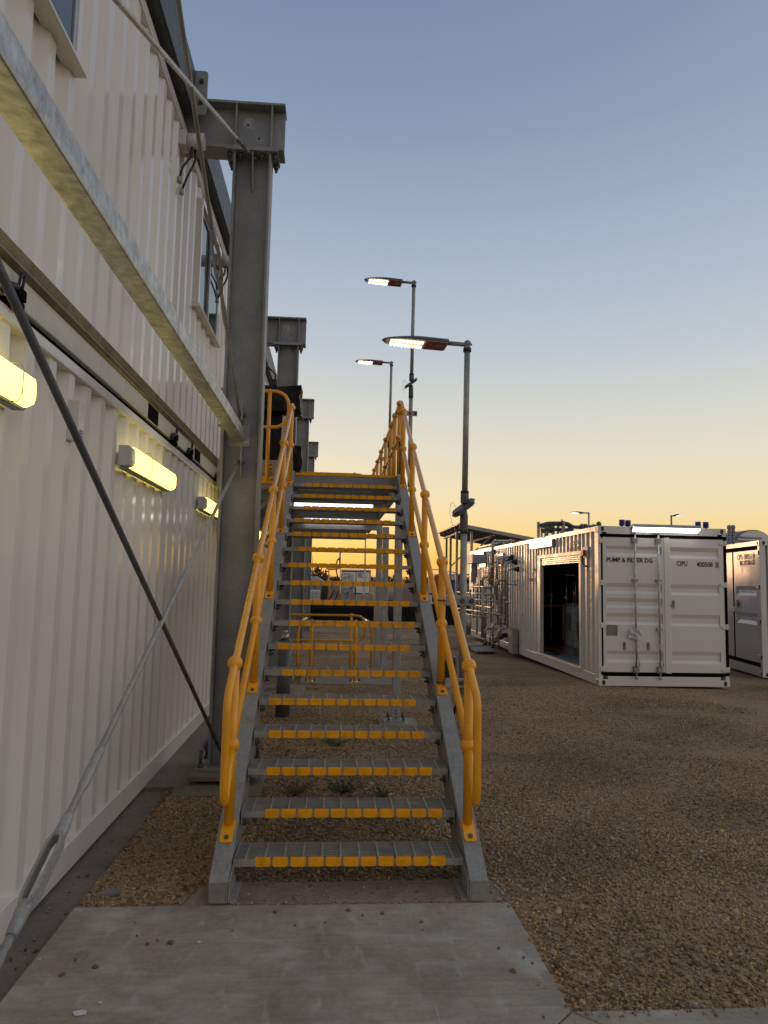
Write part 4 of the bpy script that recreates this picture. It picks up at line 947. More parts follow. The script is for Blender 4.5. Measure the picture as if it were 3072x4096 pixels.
mb = MB(); kb(mb, 1.24, 1.345, -.012, .0015, .235, 2.70); mb.build('overlap_strip', 'white', dl, bev=.004)
for d_, us in ((dl, (.0, .145)), (dr, (2.30, 2.44))):
    for z in (2.62, 1.855, 1.085, .31):
        mb = MB(); a, b = us; s = 1 if d_ is dl else -1; xa, xb = (a, b) if s > 0 else (b, a)
        mb.prism([(KX+xa, KZ+z-.045), (KX+xa+s*.06, KZ+z-.045), (KX+xb-s*.02, KZ+z-.028), (KX+xb, KZ+z-.02), (KX+xb, KZ+z+.02), (KX+xb-s*.02, KZ+z+.028), (KX+xa+s*.06, KZ+z+.045), (KX+xa, KZ+z+.045)][::s], 'y', KY-.016, KY-.0005)
        mb.tube([(KX+xa+s*.03, KY-.014, KZ+z-.05), (KX+xa+s*.03, KY-.014, KZ+z+.05)], .014, 10)
        mb.build('hinge', 'white2', d_, bev=.002)
for u in (.675, 1.12):
    mb = MB(); mb.tube([(KX+u, KY-.042, KZ+.15), (KX+u, KY-.042, KZ+2.78)], .0165, 12)
    mb.tube([(KX+u, KY-.042, KZ+2.755), (KX+u, KY-.042, KZ+2.80)], .026, 8); mb.tube([(KX+u, KY-.042, KZ+.13), (KX+u, KY-.042, KZ+.18)], .026, 8)
    rb = mb.build('lock_rod', 'galvl', dl)
    mb = MB()
    for z, h_ in ((2.64, .055), (1.91, .022), (.30, .06))+(((1.02, .022),) if u > 1 else ()):
        for s in (-1, 1): mb.box(*sorted((KX+u+s*.021, KX+u+s*.052)), KY-.03, KY-.0005, KZ+z-h_, KZ+z+h_); mb.bolt((KX+u+s*.037, KY-.03, KZ+z+h_*.5), (0, -1, 0), .007, .005); mb.bolt((KX+u+s*.037, KY-.03, KZ+z-h_*.5), (0, -1, 0), .007, .005)
        mb.box(KX+u-.05, KX+u+.05, KY-.064, KY-.058, KZ+z-h_*.6, KZ+z+h_*.6)
    mb.build('rod_bracket', 'galv', rb)
    mb = MB(); mb.bent([(KX+u+.012, KY-.065, KZ+.72), (KX+u+.02, KY-.068, KZ+.52), (KX+u+.045, KY-.068, KZ+.47), (KX+u+.05, KY-.066, KZ+.36)], .009, .04, 8); mb.box(KX+u-.012, KX+u+.028, KY-.07, KY-.055, KZ+.66, KZ+.76); mb.build('handle', 'galvl', rb)
for u, z, d_ in ((.475, .71, dl), (.92, .71, dl), (1.405, 1.48, dr)):
    mb = MB(); mb.prism([(KX+u+.027*math.cos(a)*(1), KZ+z+(.045 if math.sin(a) > 0 else -.045)+.027*math.sin(a)) for a in [k*math.pi/8 for k in range(16)]], 'y', KY-.006, KY+.0015)
    h_ = mb.build('latch_plate', 'galv', d_)
    mb = MB(); mb.box(KX+u-.014, KX+u+.016, KY-.03, KY-.0065, KZ+z-.03, KZ+z+.035); mb.tube([(KX+u, KY-.02, KZ+z+.03), (KX+u-.01, KY-.025, KZ+z+.085)], .012, 8); mb.build('latch', 'galvd', h_)
mb = MB(); kb(mb, 1.33, 1.372, -.001, .0015, 1.43, 1.475); mb.build('seal_patch', 'grey', dr)
mb = MB(); kb(mb, .14, .348, -.003, .0015, .90, 1.09); pl_ = mb.build('data_plate', 'wood', dl)
mb = MB(); [kb(mb, .155, .155+rnd.uniform(.09, .17), -.0045, -.0035, .915+k*.0165, .921+k*.0165) for k in range(10)]; mb.build('engraving', 'galvd', pl_)
X_, U_ = (1, 0, 0), (0, 0, 1)
text('PUMP & FILTER DG', 'lettering', 'ink', dl, (KX+.155, KY-.0005, KZ+2.235), X_, U_, .868, .082, bold=.028)
text('CIPU', 'lettering', 'ink', dr, (KX+1.48, KY-.0005, KZ+2.19), X_, U_, .205, .088, bold=.012)
text('400508', 'lettering', 'ink', dr, (KX+1.86, KY-.0005, KZ+2.18), X_, U_, .31, .09, bold=.012)
text('1', 'lettering', 'ink', dr, (KX+2.245, KY-.0005, KZ+2.182), X_, U_, .022, .078, bold=.012)
mb = MB()
for a in ((2.222, 2.288, 2.172, 2.178), (2.222, 2.288, 2.272, 2.278), (2.222, 2.227, 2.178, 2.272), (2.283, 2.288, 2.178, 2.272)): kb(mb, a[0], a[1], -.0005, .0015, a[2], a[3])
mb.build('check_digit_box', 'ink', dr)
# paper notice taped round the lock rod
mb = MB(); T = Matrix.Translation((KX+.66, KY-.064, KZ+.945)) @ Matrix.Rotation(R(14), 4, 'Y')
W_, H_ = .22, .19; vs = []; fs = []; n = 8
for i in range(n+1):
    for j in range(n+1): u = i/n-.5; v = j/n-.5; vs.append(T @ Vector((u*W_, -.012*math.cos(u*6)+.010*math.sin(v*9+u*5), v*H_-.04*abs(u)*(u > .1))))
for i in range(n):
    for j in range(n): a = i*(n+1)+j; fs.append((a, a+n+1, a+n+2, a+1))
mb.add(vs, fs); o_ = mb.build('paper_notice', 'paper'); sm = o_.modifiers.new('thick', 'SOLIDIFY'); sm.thickness = .002
tag(o_, 'crumpled white paper notice hanging on the left lock rod of the pump container', 'notice')
mb = MB(T)
for k in range(5): mb.box(-.08+.01*k, .02+rnd.uniform(0, .05), -.034, -.033, .05-k*.026, .056-k*.026)
m2 = mb.build('handwriting', 'ink', o_)
# side wall with roller door opening
sw = MB(); X0 = KX
c = MB(); corr(c, KY+.165, KY+.93, KZ+.186, KZ+KH-.096, KX+.012, .036, .25, sgn=-1, start=.1); corr(c, KY+3.90, KY+KL-.165, KZ+.186, KZ+KH-.096, KX+.012, .036, .25, sgn=-1, start=.2)
corr(c, KY+.93, KY+3.90, KZ+2.475, KZ+KH-.096, KX+.012, .036, .235, sgn=-1, start=.3); c.build('side_wall', 'white2', A_)
mb = MB(); kb(mb, -.004, .08, .93, 1.03, .186, 2.39); kb(mb, -.004, .08, 3.66, 3.90, .186, 2.39); kb(mb, -.006, .08, .93, 3.90, 2.395, 2.472); kb(mb, -.02, .09, .90, 3.92, .155, .215); dfm = mb.build('doorway_frame', 'white2', A_, bev=.004)
mb = MB()
for k in range(4): mb.prism([(KX+.03, KZ+2.235+k*.04), (KX+.018, KZ+2.245+k*.04), (KX+.018, KZ+2.262+k*.04), (KX+.03, KZ+2.274+k*.04), (KX+.045, KZ+2.274+k*.04), (KX+.045, KZ+2.235+k*.04)], 'y', KY+1.031, KY+3.659)
mb.build('roller_shutter', 'white', dfm)
mb = MB(); kb(mb, .065, KW-.03, .08, .11, .19, 2.78); kb(mb, .07, KW-.04, 7.6, 7.64, .19, 2.78); kb(mb, KW-.07, KW-.03, .12, KL-.1, .19, 2.80); kb(mb, .065, KW-.065, .12, KL-.12, KH-.05, KH-.02); kb(mb, .061, .075, .17, .92, .19, 2.78); kb(mb, .061, .075, 3.91, KL-.2, .19, 2.78); kb(mb, .065, KW-.075, KL-.15, KL-.13, .19, 2.78)
mb.build('shaded_interior', 'darks', A_)  # inner walls and ceiling coloured dark to give the shade inside
mb = MB(); kb(mb, .08, KW-.07, .115, KL-.16, .13, .20)
for i in range(18):
    for j in range(50): kb(mb, .10+i*.055, .128+i*.055, 1.05+j*.052, 1.062+j*.052, .2005, .203)
mb.build('chequer_floor', 'galvd', A_)
for u, v, w_, h_, tx, bo in ((0, 1.02, .56, .085, 'ACCUSOL', .03), (0, 1.02, .56, .085, 'IN LOADING', .03)):
    z = 2.60 if 'ACC' in tx else 2.49
    text(tx, 'lettering', 'ink', A_, (KX-.0005+.012, KY+1.60, KZ+z), (0, -1, 0), U_, w_, h_, bold=bo)
text('COSTIBULKS', 'lettering', 'ink', A_, (KX+.0115, KY+4.80, KZ+1.86), (0, -1, 0), U_, .74, .085, bold=.03)
text('8 M', 'lettering', 'ink', A_, (KX+.0115, KY+4.33, KZ+2.10), (0, -1, 0), U_, .28, .095, bold=.03)
text('PUMP & FILTER', 'lettering', 'ink', A_, (KX+.0115, KY+.42, KZ+1.0), (0, 0, 1), (0, 1, 0), 1.1, .03, bold=.0)
mb = MB()
for (v, z) in ((5.3, 1.0), (6.0, 1.0), (5.3, .35), (6.0, .35)): mb = MB(); mb.bolt((KX+.012, KY+v, KZ+z), (-1, 0, 0), .018, .006); mb.build('rivet', 'black', A_)
mb = MB(); kb(mb, .004, .02, 4.98, 5.06, .19, 2.79); mb.build('seam_strip', 'white2', A_)
# lamps on the container
def light_box(label, poly, ax, a, b, lens, m_='led', grp='container lights'):
    t = thing('container_light', label, 'light', (KX, KY, KZ+2.8), grp)
    mb = MB(); mb.prism(poly, ax, a, b); mb.build('housing', 'galv', t, bev=.003)
    mb = MB(); mb.prism(lens, ax, a+.02, b-.02); mb.build('lens', m_, t)
    return t
y_, z_ = KY, KZ
tl_ = light_box('long white LED light on the front roof edge above the PUMP & FILTER doors', [(y_-.03, z_+2.80), (y_-.015, z_+2.80), (y_-.015, z_+2.92), (y_-.10, z_+2.935), (y_-.155, z_+2.88), (y_-.15, z_+2.872), (y_-.10, z_+2.922)], 'x', KX+.62, KX+1.90,
          [(y_-.032, z_+2.795), (y_-.028, z_+2.86), (y_-.098, z_+2.915), (y_-.147, z_+2.868), (y_-.13, z_+2.845)])
mb = MB(); [mb.box(KX+u, KX+u+.05, KY-.04, KY-.002, KZ+2.755, KZ+2.79) for u in (.62, 1.02, 1.06)]; mb.build('clip', 'galv', tl_)
x_ = KX
light_box('warm lit light box above the roller doorway on the container side', [(x_-.01, z_+2.63), (x_-.01, z_+2.79), (x_-.07, z_+2.79), (x_-.07, z_+2.63)], 'y', KY+2.55, KY+4.14, [(x_-.0705, z_+2.64), (x_-.0705, z_+2.785), (x_-.115, z_+2.78), (x_-.135, z_+2.75), (x_-.135, z_+2.67), (x_-.115, z_+2.645)], 'ledx')
light_box('white lit light box at the far end of the container side above the pipes', [(x_-.01, z_+2.65), (x_-.01, z_+2.81), (x_-.07, z_+2.81), (x_-.07, z_+2.65)], 'y', KY+9.65, KY+10.8, [(x_-.0705, z_+2.655), (x_-.0705, z_+2.80), (x_-.115, z_+2.795), (x_-.135, z_+2.77), (x_-.135, z_+2.68), (x_-.115, z_+2.66)], 'ledx')
# red call box
t = thing('call_box', 'small red alarm call box with black cable beside the roller doorway', 'call box', (KX, KY+.7, KZ+2.44))
mb = MB(); mb.box(KX-.075, KX-.02, KY+.60, KY+.78, KZ+2.36, KZ+2.47); mb.build('box', 'red', t, bev=.005)
mb = MB(); mb.box(KX-.08, KX-.0755, KY+.66, KY+.74, KZ+2.375, KZ+2.455); mb.box(KX-.02, KX+.005, KY+.50, KY+.80, KZ+2.33, KZ+2.53); mb.build('button_plate', 'lgrey', t)
mb = MB(); mb.bent([(KX-.05, KY+.68, KZ+2.36), (KX-.05, KY+.68, KZ+2.20), (KX-.04, KY+.56, KZ+2.16), (KX-.0, KY+.52, KZ+2.16)], .016, .08, 8); mb.build('cable', 'black', t)
# blue pots on the roof
def pot(u, v, label):
    t = thing('vent_pot', label, 'vent', (KX+u, KY+v, KZ+KH), 'blue capped vents on the pump container roof')
    mb = MB(); mb.lathe((KX+u, KY+v, KZ+KH-.03), [(.075, 0), (.075, .015), (.02, .02), (.02, .05)], 14); mb.build('stem', 'black', t)
    mb = MB(); mb.lathe((KX+u, KY+v, KZ+KH+.02), [(.045, 0), (.052, .006), (.052, .105), (.05, .112), (.045, .112), (.044, .09), (.0, .09)], 16); mb.build('cap', 'blue', t)
pot(.515, .15, 'leftmost blue capped vent on the pump container roof, left of the LED light'); pot(.66, .22, 'blue capped vent standing just behind the left end of the roof LED light')
pot(1.985, .15, 'blue capped vent just right of the roof LED light'); pot(2.135, .15, 'rightmost blue capped vent on the pump container roof')
mb = MB(); mb.tube([(KX+.15, KY+.35, KZ+KH-.01), (KX+.15, KY+.35, KZ+KH+.02)], .06, 12); mb.ball((KX+.15, KY+.35, KZ+KH+.05), .05, 10, 8, (1, 1, 1.2)); tag(mb.build('roof_valve', 'pvc'), 'dark rounded valve on the roof above the left container corner', 'valve')
# roof pipework
def RP(px, py, Y): return at(2130+.18083*px, 2040+.18083*py, y=Y)
t = thing('roof_pipework', 'dark arched pipe loops on posts on the roof of the pump container', 'pipework', (KX+1, 12.6, KZ+KH))
for (dy, r_, pts) in ((0, .042, [(170, 345), (330, 292), (650, 290), (790, 300), (890, 375), (1080, 385), (1400, 365)]), (.45, .036, [(180, 395), (340, 320), (640, 318), (770, 330), (860, 395)]), (.1, .04, [(185, 465), (320, 432), (740, 432), (860, 510)])):
    mb = MB(); mb.bent([RP(a, b, 12.6+dy) for a, b in pts], r_, .25, 10); mb.build('pipe', 'pvc', t)
mb = MB()
for px, top, w in ((130, 262, .03), (200, 340, .02), (290, 340, .03), (330, 340, .02), (455, 300, .035), (565, 290, .03), (630, 440, .02)):
    p = RP(px, top, 12.7); mb.box(p.x-w, p.x+w, 12.68, 12.72, KZ+KH-.02, p.z)
for py in (372, 490): a = RP(190, py, 12.75); b = RP(450, py, 12.75); mb.bar(a, b, .03, .05)
mb.build('post', 'galvd', t)
mb = MB(); p = RP(670, 245, 12.58); mb.box(p.x-.045, p.x+.045, 12.54, 12.556, KZ+KH-.02, p.z); mb.build('channel', 'galv', t)
mb = MB()
for px in (640, 1070, 1100, 1150, 1180, 1340, 1410): p = RP(px, 385 if px > 700 else 290, 12.6); mb.tube([p+Vector((-.018, 0, 0)), p+Vector((.018, 0, 0))], .085, 12)
p = RP(1130, 385, 12.6); mb.tube([p+Vector((-.06, 0, 0)), p+Vector((.06, 0, 0))], .06, 10); mb.build('flange', 'pvc', t)
mb = MB(); p = RP(830, 440, 12.5); mb.box(p.x-.07, p.x+.07, 12.45, 12.55, p.z-.05, p.z+.05); mb.build('clamp_block', 'blue', t)
# inside the doorway
def ibc(t, x0, x1, y0, y1, z0, cage='galv', h=1.0, tank='tank', cover=None):
    mb = MB()
    for (a, b) in ((x0, y0), (x1, y0), (x0, y1), (x1, y1)): mb.tube([(a, b, z0+.12), (a, b, z0+.14+h)], .012, 8)
    for k in range(6):
        z = z0+.14+h*k/5
        mb.tube([(x0, y0, z), (x1, y0, z), (x1, y1, z), (x0, y1, z), (x0, y0, z)], .009, 6)
    n = 5
    for k in range(1, n):
        f = k/n
        mb.tube([(x0, y0+(y1-y0)*f, z0+.13), (x0, y0+(y1-y0)*f, z0+.14+h)], .009, 6); mb.tube([(x0+(x1-x0)*f, y0, z0+.13), (x0+(x1-x0)*f, y0, z0+.14+h)], .009, 6)
    mb.build('cage', cage, t)
    mb = MB(); e = .02; mb.box(x0+e, x1-e, y0+e, y1-e, z0+.145, z0+.10+h); mb.build('tank', tank, t, bev=.07)
    mb = MB(); mb.box(x0-.01, x1+.01, y0-.01, y1+.01, z0+.10, z0+.12)
    for f in (.0, .45, .88): mb.box(x0+(x1-x0)*f, x0+(x1-x0)*(f+.12), y0, y1, z0, z0+.099)
    mb.build('pallet', cage, t)
    mb = MB(); mb.box(x0-.016, x0-.011, y0+.30*(y1-y0), y0+.85*(y1-y0), z0+.55, z0+.92); mb.build('label_plate', 'alu', t)
t = thing('ibc_tote', 'caged plastic tank with a metal plate, inside the roller doorway', 'tank', (5.6, 12.6, KZ+.2))
ibc(t, 5.36, 6.34, 12.3, 13.0, KZ+.205, h=1.02)
mb = MB(); mb.box(5.42, 5.95, 12.272, 12.284, KZ+.62, KZ+.98); mb.build('front_plate', 'alu', t)
t = thing('pump_unit', 'dark machine with an orange frame inside the roller doorway', 'machine', (5.5, 15.2, KZ+.2))
mb = MB(); mb.box(5.12, 5.84, 14.5, 16.0, KZ+.38, KZ+1.22); mb.build('casing', 'matt', t, bev=.01)
mb = MB(); mb.box(5.10, 5.90, 14.46, 14.499, KZ+1.22, KZ+1.285); mb.box(5.80, 5.90, 14.46, 14.499, KZ+.38, KZ+1.2195); mb.build('frame', 'orange', t, bev=.004)
mb = MB(); mb.box(4.95, 5.9, 13.2, 14.45, KZ+.205, KZ+.235); mb.build('drip_tray', 'orange', t)
t = thing('indoor_pipework', 'thin steel pipes and valves in the dark roller doorway', 'pipework', (5.6, 11.6, KZ+.2))
mb = MB()
for (x, y, a, b) in ((4.98, 13.4, .9, 1.95), (5.12, 13.2, .5, 2.05), (5.4, 12.9, 1.25, 2.0), (5.55, 12.85, 1.2, 1.9), (5.45, 12.4, 1.25, 2.02)): mb.tube([(x, y, KZ+a), (x, y, KZ+b)], .018, 8)
mb.tube([(5.12, 13.2, KZ+2.05), (5.45, 12.4, KZ+2.02)], .016, 8); mb.build('pipe', 'steel', t)
mb = MB()
for (x, y, z) in ((4.98, 13.4, 1.5), (4.98, 13.4, 1.25), (5.4, 12.9, 1.5), (5.55, 12.85, 1.35), (5.45, 12.4, 1.6), (5.12, 13.2, 1.55)): mb.tube([(x, y, KZ+z-.05), (x, y, KZ+z+.05)], .04, 8); mb.tube([(x-.06, y, KZ+z), (x+.06, y, KZ+z)], .02, 8)
mb.build('valve', 'steel', t)
mb = MB(); mb.tube([(4.97+.14*math.cos(k*.4), 12.7+.35*math.sin(k*.4), KZ+.235+.0006*k) for k in range(40)], .02, 8); tag(mb.build('hose', 'black'), 'coiled black hose on the chequer floor inside the doorway', 'hose')

# process pipes along the container side
def Q(px, py, **k): return at(1840+.19433*px, 2170+.19433*py, **k)
def path(X, spec):
    P = [Q(spec[0][1], spec[0][2], x=X)]
    for mde, px, py in spec[1:]:
        P.append(Q(px, py, y=P[-1].y) if mde == 'y' else Q(px, py, x=P[-1].x))
    return P
PIPES = [
 (4.40, .038, [('x', 670, 900), ('y', 670, -30), ('y', 1113, -31)], 0, 'tall thick steel pipe rising past the container roof and bending over it'),
 (4.38, .026, [('x', 470, 900), ('y', 470, 712), ('y', 592, 712), ('y', 592, 190), ('y', 835, 190)], 1, 'steel pipe with an offset bend entering the leftmost black wall boot'),
 (4.45, .028, [('x', 865, 1480), ('y', 865, 305), ('y', 1040, 305)], 1, 'steel pipe bending into the large top middle black wall boot'),
 (4.42, .024, [('x', 780, 1190), ('y', 780, 375), ('y', 985, 372)], 1, 'steel pipe bending in just left of the middle wall boots'),
 (4.45, .027, [('x', 935, 1700), ('y', 935, 400), ('y', 1090, 400)], 1, 'steel pipe bending into the second large black wall boot'),
 (4.45, .024, [('x', 980, 1740), ('y', 980, 555), ('y', 1140, 550)], 1, 'rightmost steel pipe bending into the lowest black wall boot'),
 (4.30, .031, [('x', 725, 1060), ('y', 725, 785), ('y', 985, 785)], 0, 'thick steel pipe elbow at mid height in front of the pipe rack'),
 (4.25, .029, [('x', 675, 2150), ('y', 675, 1665), ('y', 940, 1665), ('y', 940, 1560)], 0, 'front steel pipe rising from the plate and bending right near the ground'),
 (4.30, .027, [('x', 790, 2150), ('y', 790, 1775), ('y', 978, 1775), ('y', 978, 1500)], 0, 'rightmost floor pipe with a U bend near the ground'),
 (4.20, .030, [('x', 520, 2090), ('y', 520, 1765), ('y', 770, 1790)], 0, 'short low pipe bending right beside the black hose bundle'),
 (4.25, .026, [('x', 620, 2090), ('y', 620, 1800)], 0, 'short straight pipe stub standing between the floor pipes'),
 (4.52, .022, [('x', 640, 1650), ('y', 640, 430), ('y', 735, 405)], 0, 'thin steel pipe behind the tall thick one, bending right near its top'),
 (4.50, .024, [('x', 745, 1250), ('y', 745, 440), ('y', 830, 425)], 0, 'steel pipe between the tall one and the middle bends'),
 (4.40, .022, [('x', 840, 1950), ('y', 840, 1010), ('y', 905, 1010)], 0, 'steel pipe at right bending just below mid height'),
 (4.35, .026, [('x', 610, 860), ('y', 610, 680), ('y', 650, 650)], 0, 'short steel elbow beside the foot of the tall thick pipe'),
 (4.30, .022, [('x', 505, 1080), ('y', 505, 945), ('y', 650, 955)], 0, 'short steel elbow just under the topmost horizontal pipe'),
 (4.40, .036, [('x', 782, 1690), ('y', 782, 1190)], 0, 'thick vertical valve pipe in the middle of the pipe rack'),
 (4.25, .026, [('x', 235, 903), ('x', 700, 917)], 0, 'topmost of the horizontal steel pipes running to the pole'),
 (4.25, .026, [('x', -60, 1020), ('x', 690, 1078)], 0, 'second from top horizontal steel pipe behind the near pole'),
 (4.25, .026, [('x', -60, 1140), ('x', 770, 1216)], 0, 'third from top horizontal steel pipe behind the near pole'),
 (4.25, .026, [('x', -60, 1250), ('x', 640, 1340), ('y', 688, 1340), ('y', 688, 1100)], 0, 'fourth horizontal steel pipe turning up at its right end'),
 (4.25, .026, [('x', -60, 1352), ('x', 860, 1492)], 0, 'fifth horizontal steel pipe reaching farthest right'),
 (4.25, .024, [('x', -60, 1438), ('x', 560, 1545)], 0, 'lowest of the horizontal steel pipes behind the near pole'),
]
for X, r_, spec, boot, lab in PIPES:
    P = path(X, spec); t = thing('process_pipe', lab, 'pipe', P[0], 'steel process pipes beside the pump container')
    mb = MB(); mb.bent(P, r_, .11, 12); mb.build('tube', 'steel', t)
    mb = MB()
    for a, b in zip(P, P[1:]):
        d = (b-a); L_ = d.length; d.normalize()
        for f in ((.14, .86) if L_ > .3 else ()): 
            c_ = a+d*(L_*f); mb.tube([c_-d*.014, c_+d*.014], r_*1.18, 12)
        if L_ > 1.0:
            c_ = a+d*(L_*.42); mb.tube([c_-d*.05, c_-d*.03, c_+d*.03, c_+d*.05], [r_*1.2, r_*1.6, r_*1.6, r_*1.2], 10)
    if mb.v: mb.build('coupling', 'steel', t)
    if boot:
        mb = MB(); e = P[-1]; mb.tube([e+Vector((-.03, 0, 0)), (KX-.015, e.y, e.z), (KX+.012, e.y, e.z)], [r_*1.3, r_*2.9, r_*3.1], 14); mb.build('wall_boot', 'black', t)
    if spec[0][2] > 2000: mb = MB(); mb.lathe((P[0].x, P[0].y, P[0].z-.03), [(.075, 0), (.07, .02), (.036, .07), (.034, .09)], 14); mb.build('foot_boot', 'black', t)
def bunch(pxs, y0, y1, X, r_, lab):
    t = thing('tube_bundle', lab, 'pipe bundle', Q(pxs[0], y1, x=X), 'bundles of thin vertical tubes')
    for i, p in enumerate(pxs):
        mb = MB(); P = [Q(p, y0, x=X+.02*i)]; b = Q(p-8, y1, y=P[0].y); mb.tube([P[0], b], r_, 8)
        for f in (.45, .48, .52, .56): c_ = P[0]+(b-P[0])*f; mb.tube([c_+Vector((0, 0, -.008)), c_+Vector((0, 0, .008))], r_*1.5, 8)
        mb.build('tube', 'steel', t)
bunch([452, 474, 496, 518, 540], 930, 1960, 4.2, .017, 'bundle of five thin upright tubes under the steel pipe rack')
bunch([135, 155, 175, 195, 215], 1480, 1900, 3.95, .018, 'bundle of thin upright tubes right behind the near lamp pole')
t = thing('pipe_rack', 'galvanised strut rack carrying the horizontal steel pipes', 'rack', Q(340, 1900, x=4.3))
mb = MB()
for px, a, b in ((200, 960, 1900), (268, 820, 1560), (405, 760, 1560), (340, 860, 1900)):
    p = Q(px, a, x=4.32); q = Q(px, b, y=p.y); mb.box(p.x, p.x+.045, p.y-.02, p.y+.02, q.z, p.z)
p = Q(260, 745, x=4.34); q = Q(590, 765, x=4.34); mb.bar(p, q, .04, .05); p = Q(760, 868, x=4.5); q = Q(1150, 862, x=4.6); mb.bar(p, q, .04, .035)
p = Q(440, 612, x=4.5); q = Q(570, 612, y=p.y); mb.bar(p, q, .02, .02)
mb.build('strut', 'galvd', t)
mb = MB()
for px in (200, 340):
    for k in range(5):
        p = Q(px, (1025, 1150, 1265, 1375, 1465)[k]+(px-200)*.09, x=4.235); mb.box(p.x-.02, p.x+.06, p.y-.012, p.y+.012, p.z-.05, p.z-.028); mb.box(p.x-.02, p.x+.06, p.y-.012, p.y+.012, p.z+.028, p.z+.05); mb.tube([p+Vector((-.03, 0, .03)), p+Vector((-.03, 0, .075))], .008, 6)
mb.build('pipe_clamp', 'black', t)
# cabinet and panel at the far end
t = thing('control_cabinet', 'light grey control cabinet on a bracket at the far end of the pipes', 'cabinet', Q(270, 740, x=4.1))
p = Q(200, 275, x=4.2); q = Q(360, 430, x=4.2); mb = MB(); mb.box(4.05, 4.45, min(p.y, q.y), max(p.y, q.y), q.z, p.z); mb.build('case', 'grey', t, bev=.008)
a = Q(232, 440, y=min(p.y, q.y)+.3); b = Q(335, 760, y=min(p.y, q.y)+.3); mb = MB(); mb.box(a.x, b.x, a.y, a.y+.05, b.z-.1, q.z-.001); mb.build('bracket', 'galv', t, bev=.004)
mb = MB(); a = Q(325, 450, y=p.y-.6); b = Q(345, 720, y=p.y-.6); mb.bent([(a.x, a.y, a.z), (a.x+.02, a.y, (a.z+b.z)/2), (b.x-.03, b.y, b.z)], .03, .1, 8); mb.build('cable', 'black', t)
a = Q(165, 600, x=4.35); b = Q(240, 1180, x=4.35); mb = MB(); mb.prism([(a.y, a.z), (b.y, a.z), (b.y-.0, b.z), (a.y, b.z)], 'x', 4.40, 4.44)
tag(mb.build('screen_board', 'white2'), 'white panel catching orange light behind the pipe rack', 'panel')
for (x0, y0, x1, y1, lab) in ((415, 300, 540, 500, 'white louvred vent under the far light box'), (775, 255, 900, 480, 'white louvred vent half hidden behind the tall steel pipe')):
    a = Q(x0, y0, x=KX); b = Q(x1, y1, x=KX); t = thing('louvre_vent', lab, 'vent', a, 'louvred vents on the container side')
    mb = MB(); mb.box(KX-.03, KX-.005, b.y, a.y, b.z, a.z+.02); mb.build('panel', 'white', t, bev=.004)
    mb = MB(); hgt = a.z-b.z
    for k in range(4): z = b.z+hgt*(.16+k*.2); mb.box(KX-.033, KX-.0305, b.y+.08, a.y-.08, z, z+hgt*.07)
    mb.build('slot', 'darks', t)
a = Q(365, 330, x=KX); t = thing('warning_stickers', 'column of small yellow white and red stickers on the container side', 'sticker', a)
for k, m_ in enumerate(('clip', 'paper', 'paper', 'paper', 'red', 'paper', 'clip', 'paper', 'paper')):
    p = Q(362, 345+k*42, x=KX); q = Q(404, 345+k*42+32, x=KX); mb = MB(); mb.box(KX-.0035, KX-.0005, q.y, p.y, q.z, p.z); mb.build('sticker', m_, t)
# plates on the ground and black hoses under the pipes
def quad(pts, z, th, name, m_):
    P = [Q(a, b, z=z) for a, b in pts]; mb = MB(); mb.prism([(p.x, p.y) for p in P], 'z', z-th, z); return mb.build(name, m_)
tag(quad([(200, 2140), (560, 2130), (720, 2230), (330, 2240)], -.29, .03, 'ground_plate', 'galvd'), 'grey ribbed plate on gravel under the nearest floor pipes', 'plate', 'ground plates under the pipes')
tag(quad([(90, 2065), (400, 2040), (500, 2110), (150, 2125)], -.31, .03, 'ground_plate', 'galvd'), 'farther grey plate on gravel behind the near lamp pole', 'plate', 'ground plates under the pipes')
t = thing('hose_bundle', 'black hoses curving down under the right end of the pipes', 'hose', Q(800, 2050, x=4.4))
for k in range(3): mb = MB(); mb.bent([Q(700, 2060-k*30, x=4.45), Q(800, 1990-k*30, x=4.5), Q(910, 1930-k*20, x=4.6), (KX+.02, Q(930, 1930, x=4.7).y, Q(930, 1930-k*20, x=4.7).z)], .035, .2, 10); mb.build('hose', 'black', t)
a = Q(920, 1740, x=4.5); b = Q(1035, 2200, x=4.5); mb = MB(); mb.box(4.56, 4.70, b.y, a.y-.15, KZ-.0, a.z); tag(mb.build('skid_panel', 'galv', bev=.005), 'dusty grey box skid standing against the container side by the pipes', 'skid')
# red and dark pipes on the far roof edge
t = thing('roof_pipes', 'grey and red pipes lying along the far roof edge of the pump container', 'pipe', (KX+.3, 18, KZ+KH))
mb = MB(); mb.tube([Q(410, 100, x=5.0), Q(900, -5, x=5.0)], .05, 10); mb.tube([Q(640, 90, x=5.2), Q(1000, 10, x=5.2)], .04, 10); mb.build('grey_pipe', 'steel', t)
mb = MB(); mb.tube([Q(720, 85, x=5.3), Q(1150, -25, x=5.3)], .055, 10); mb.build('red_pipe', 'red', t)
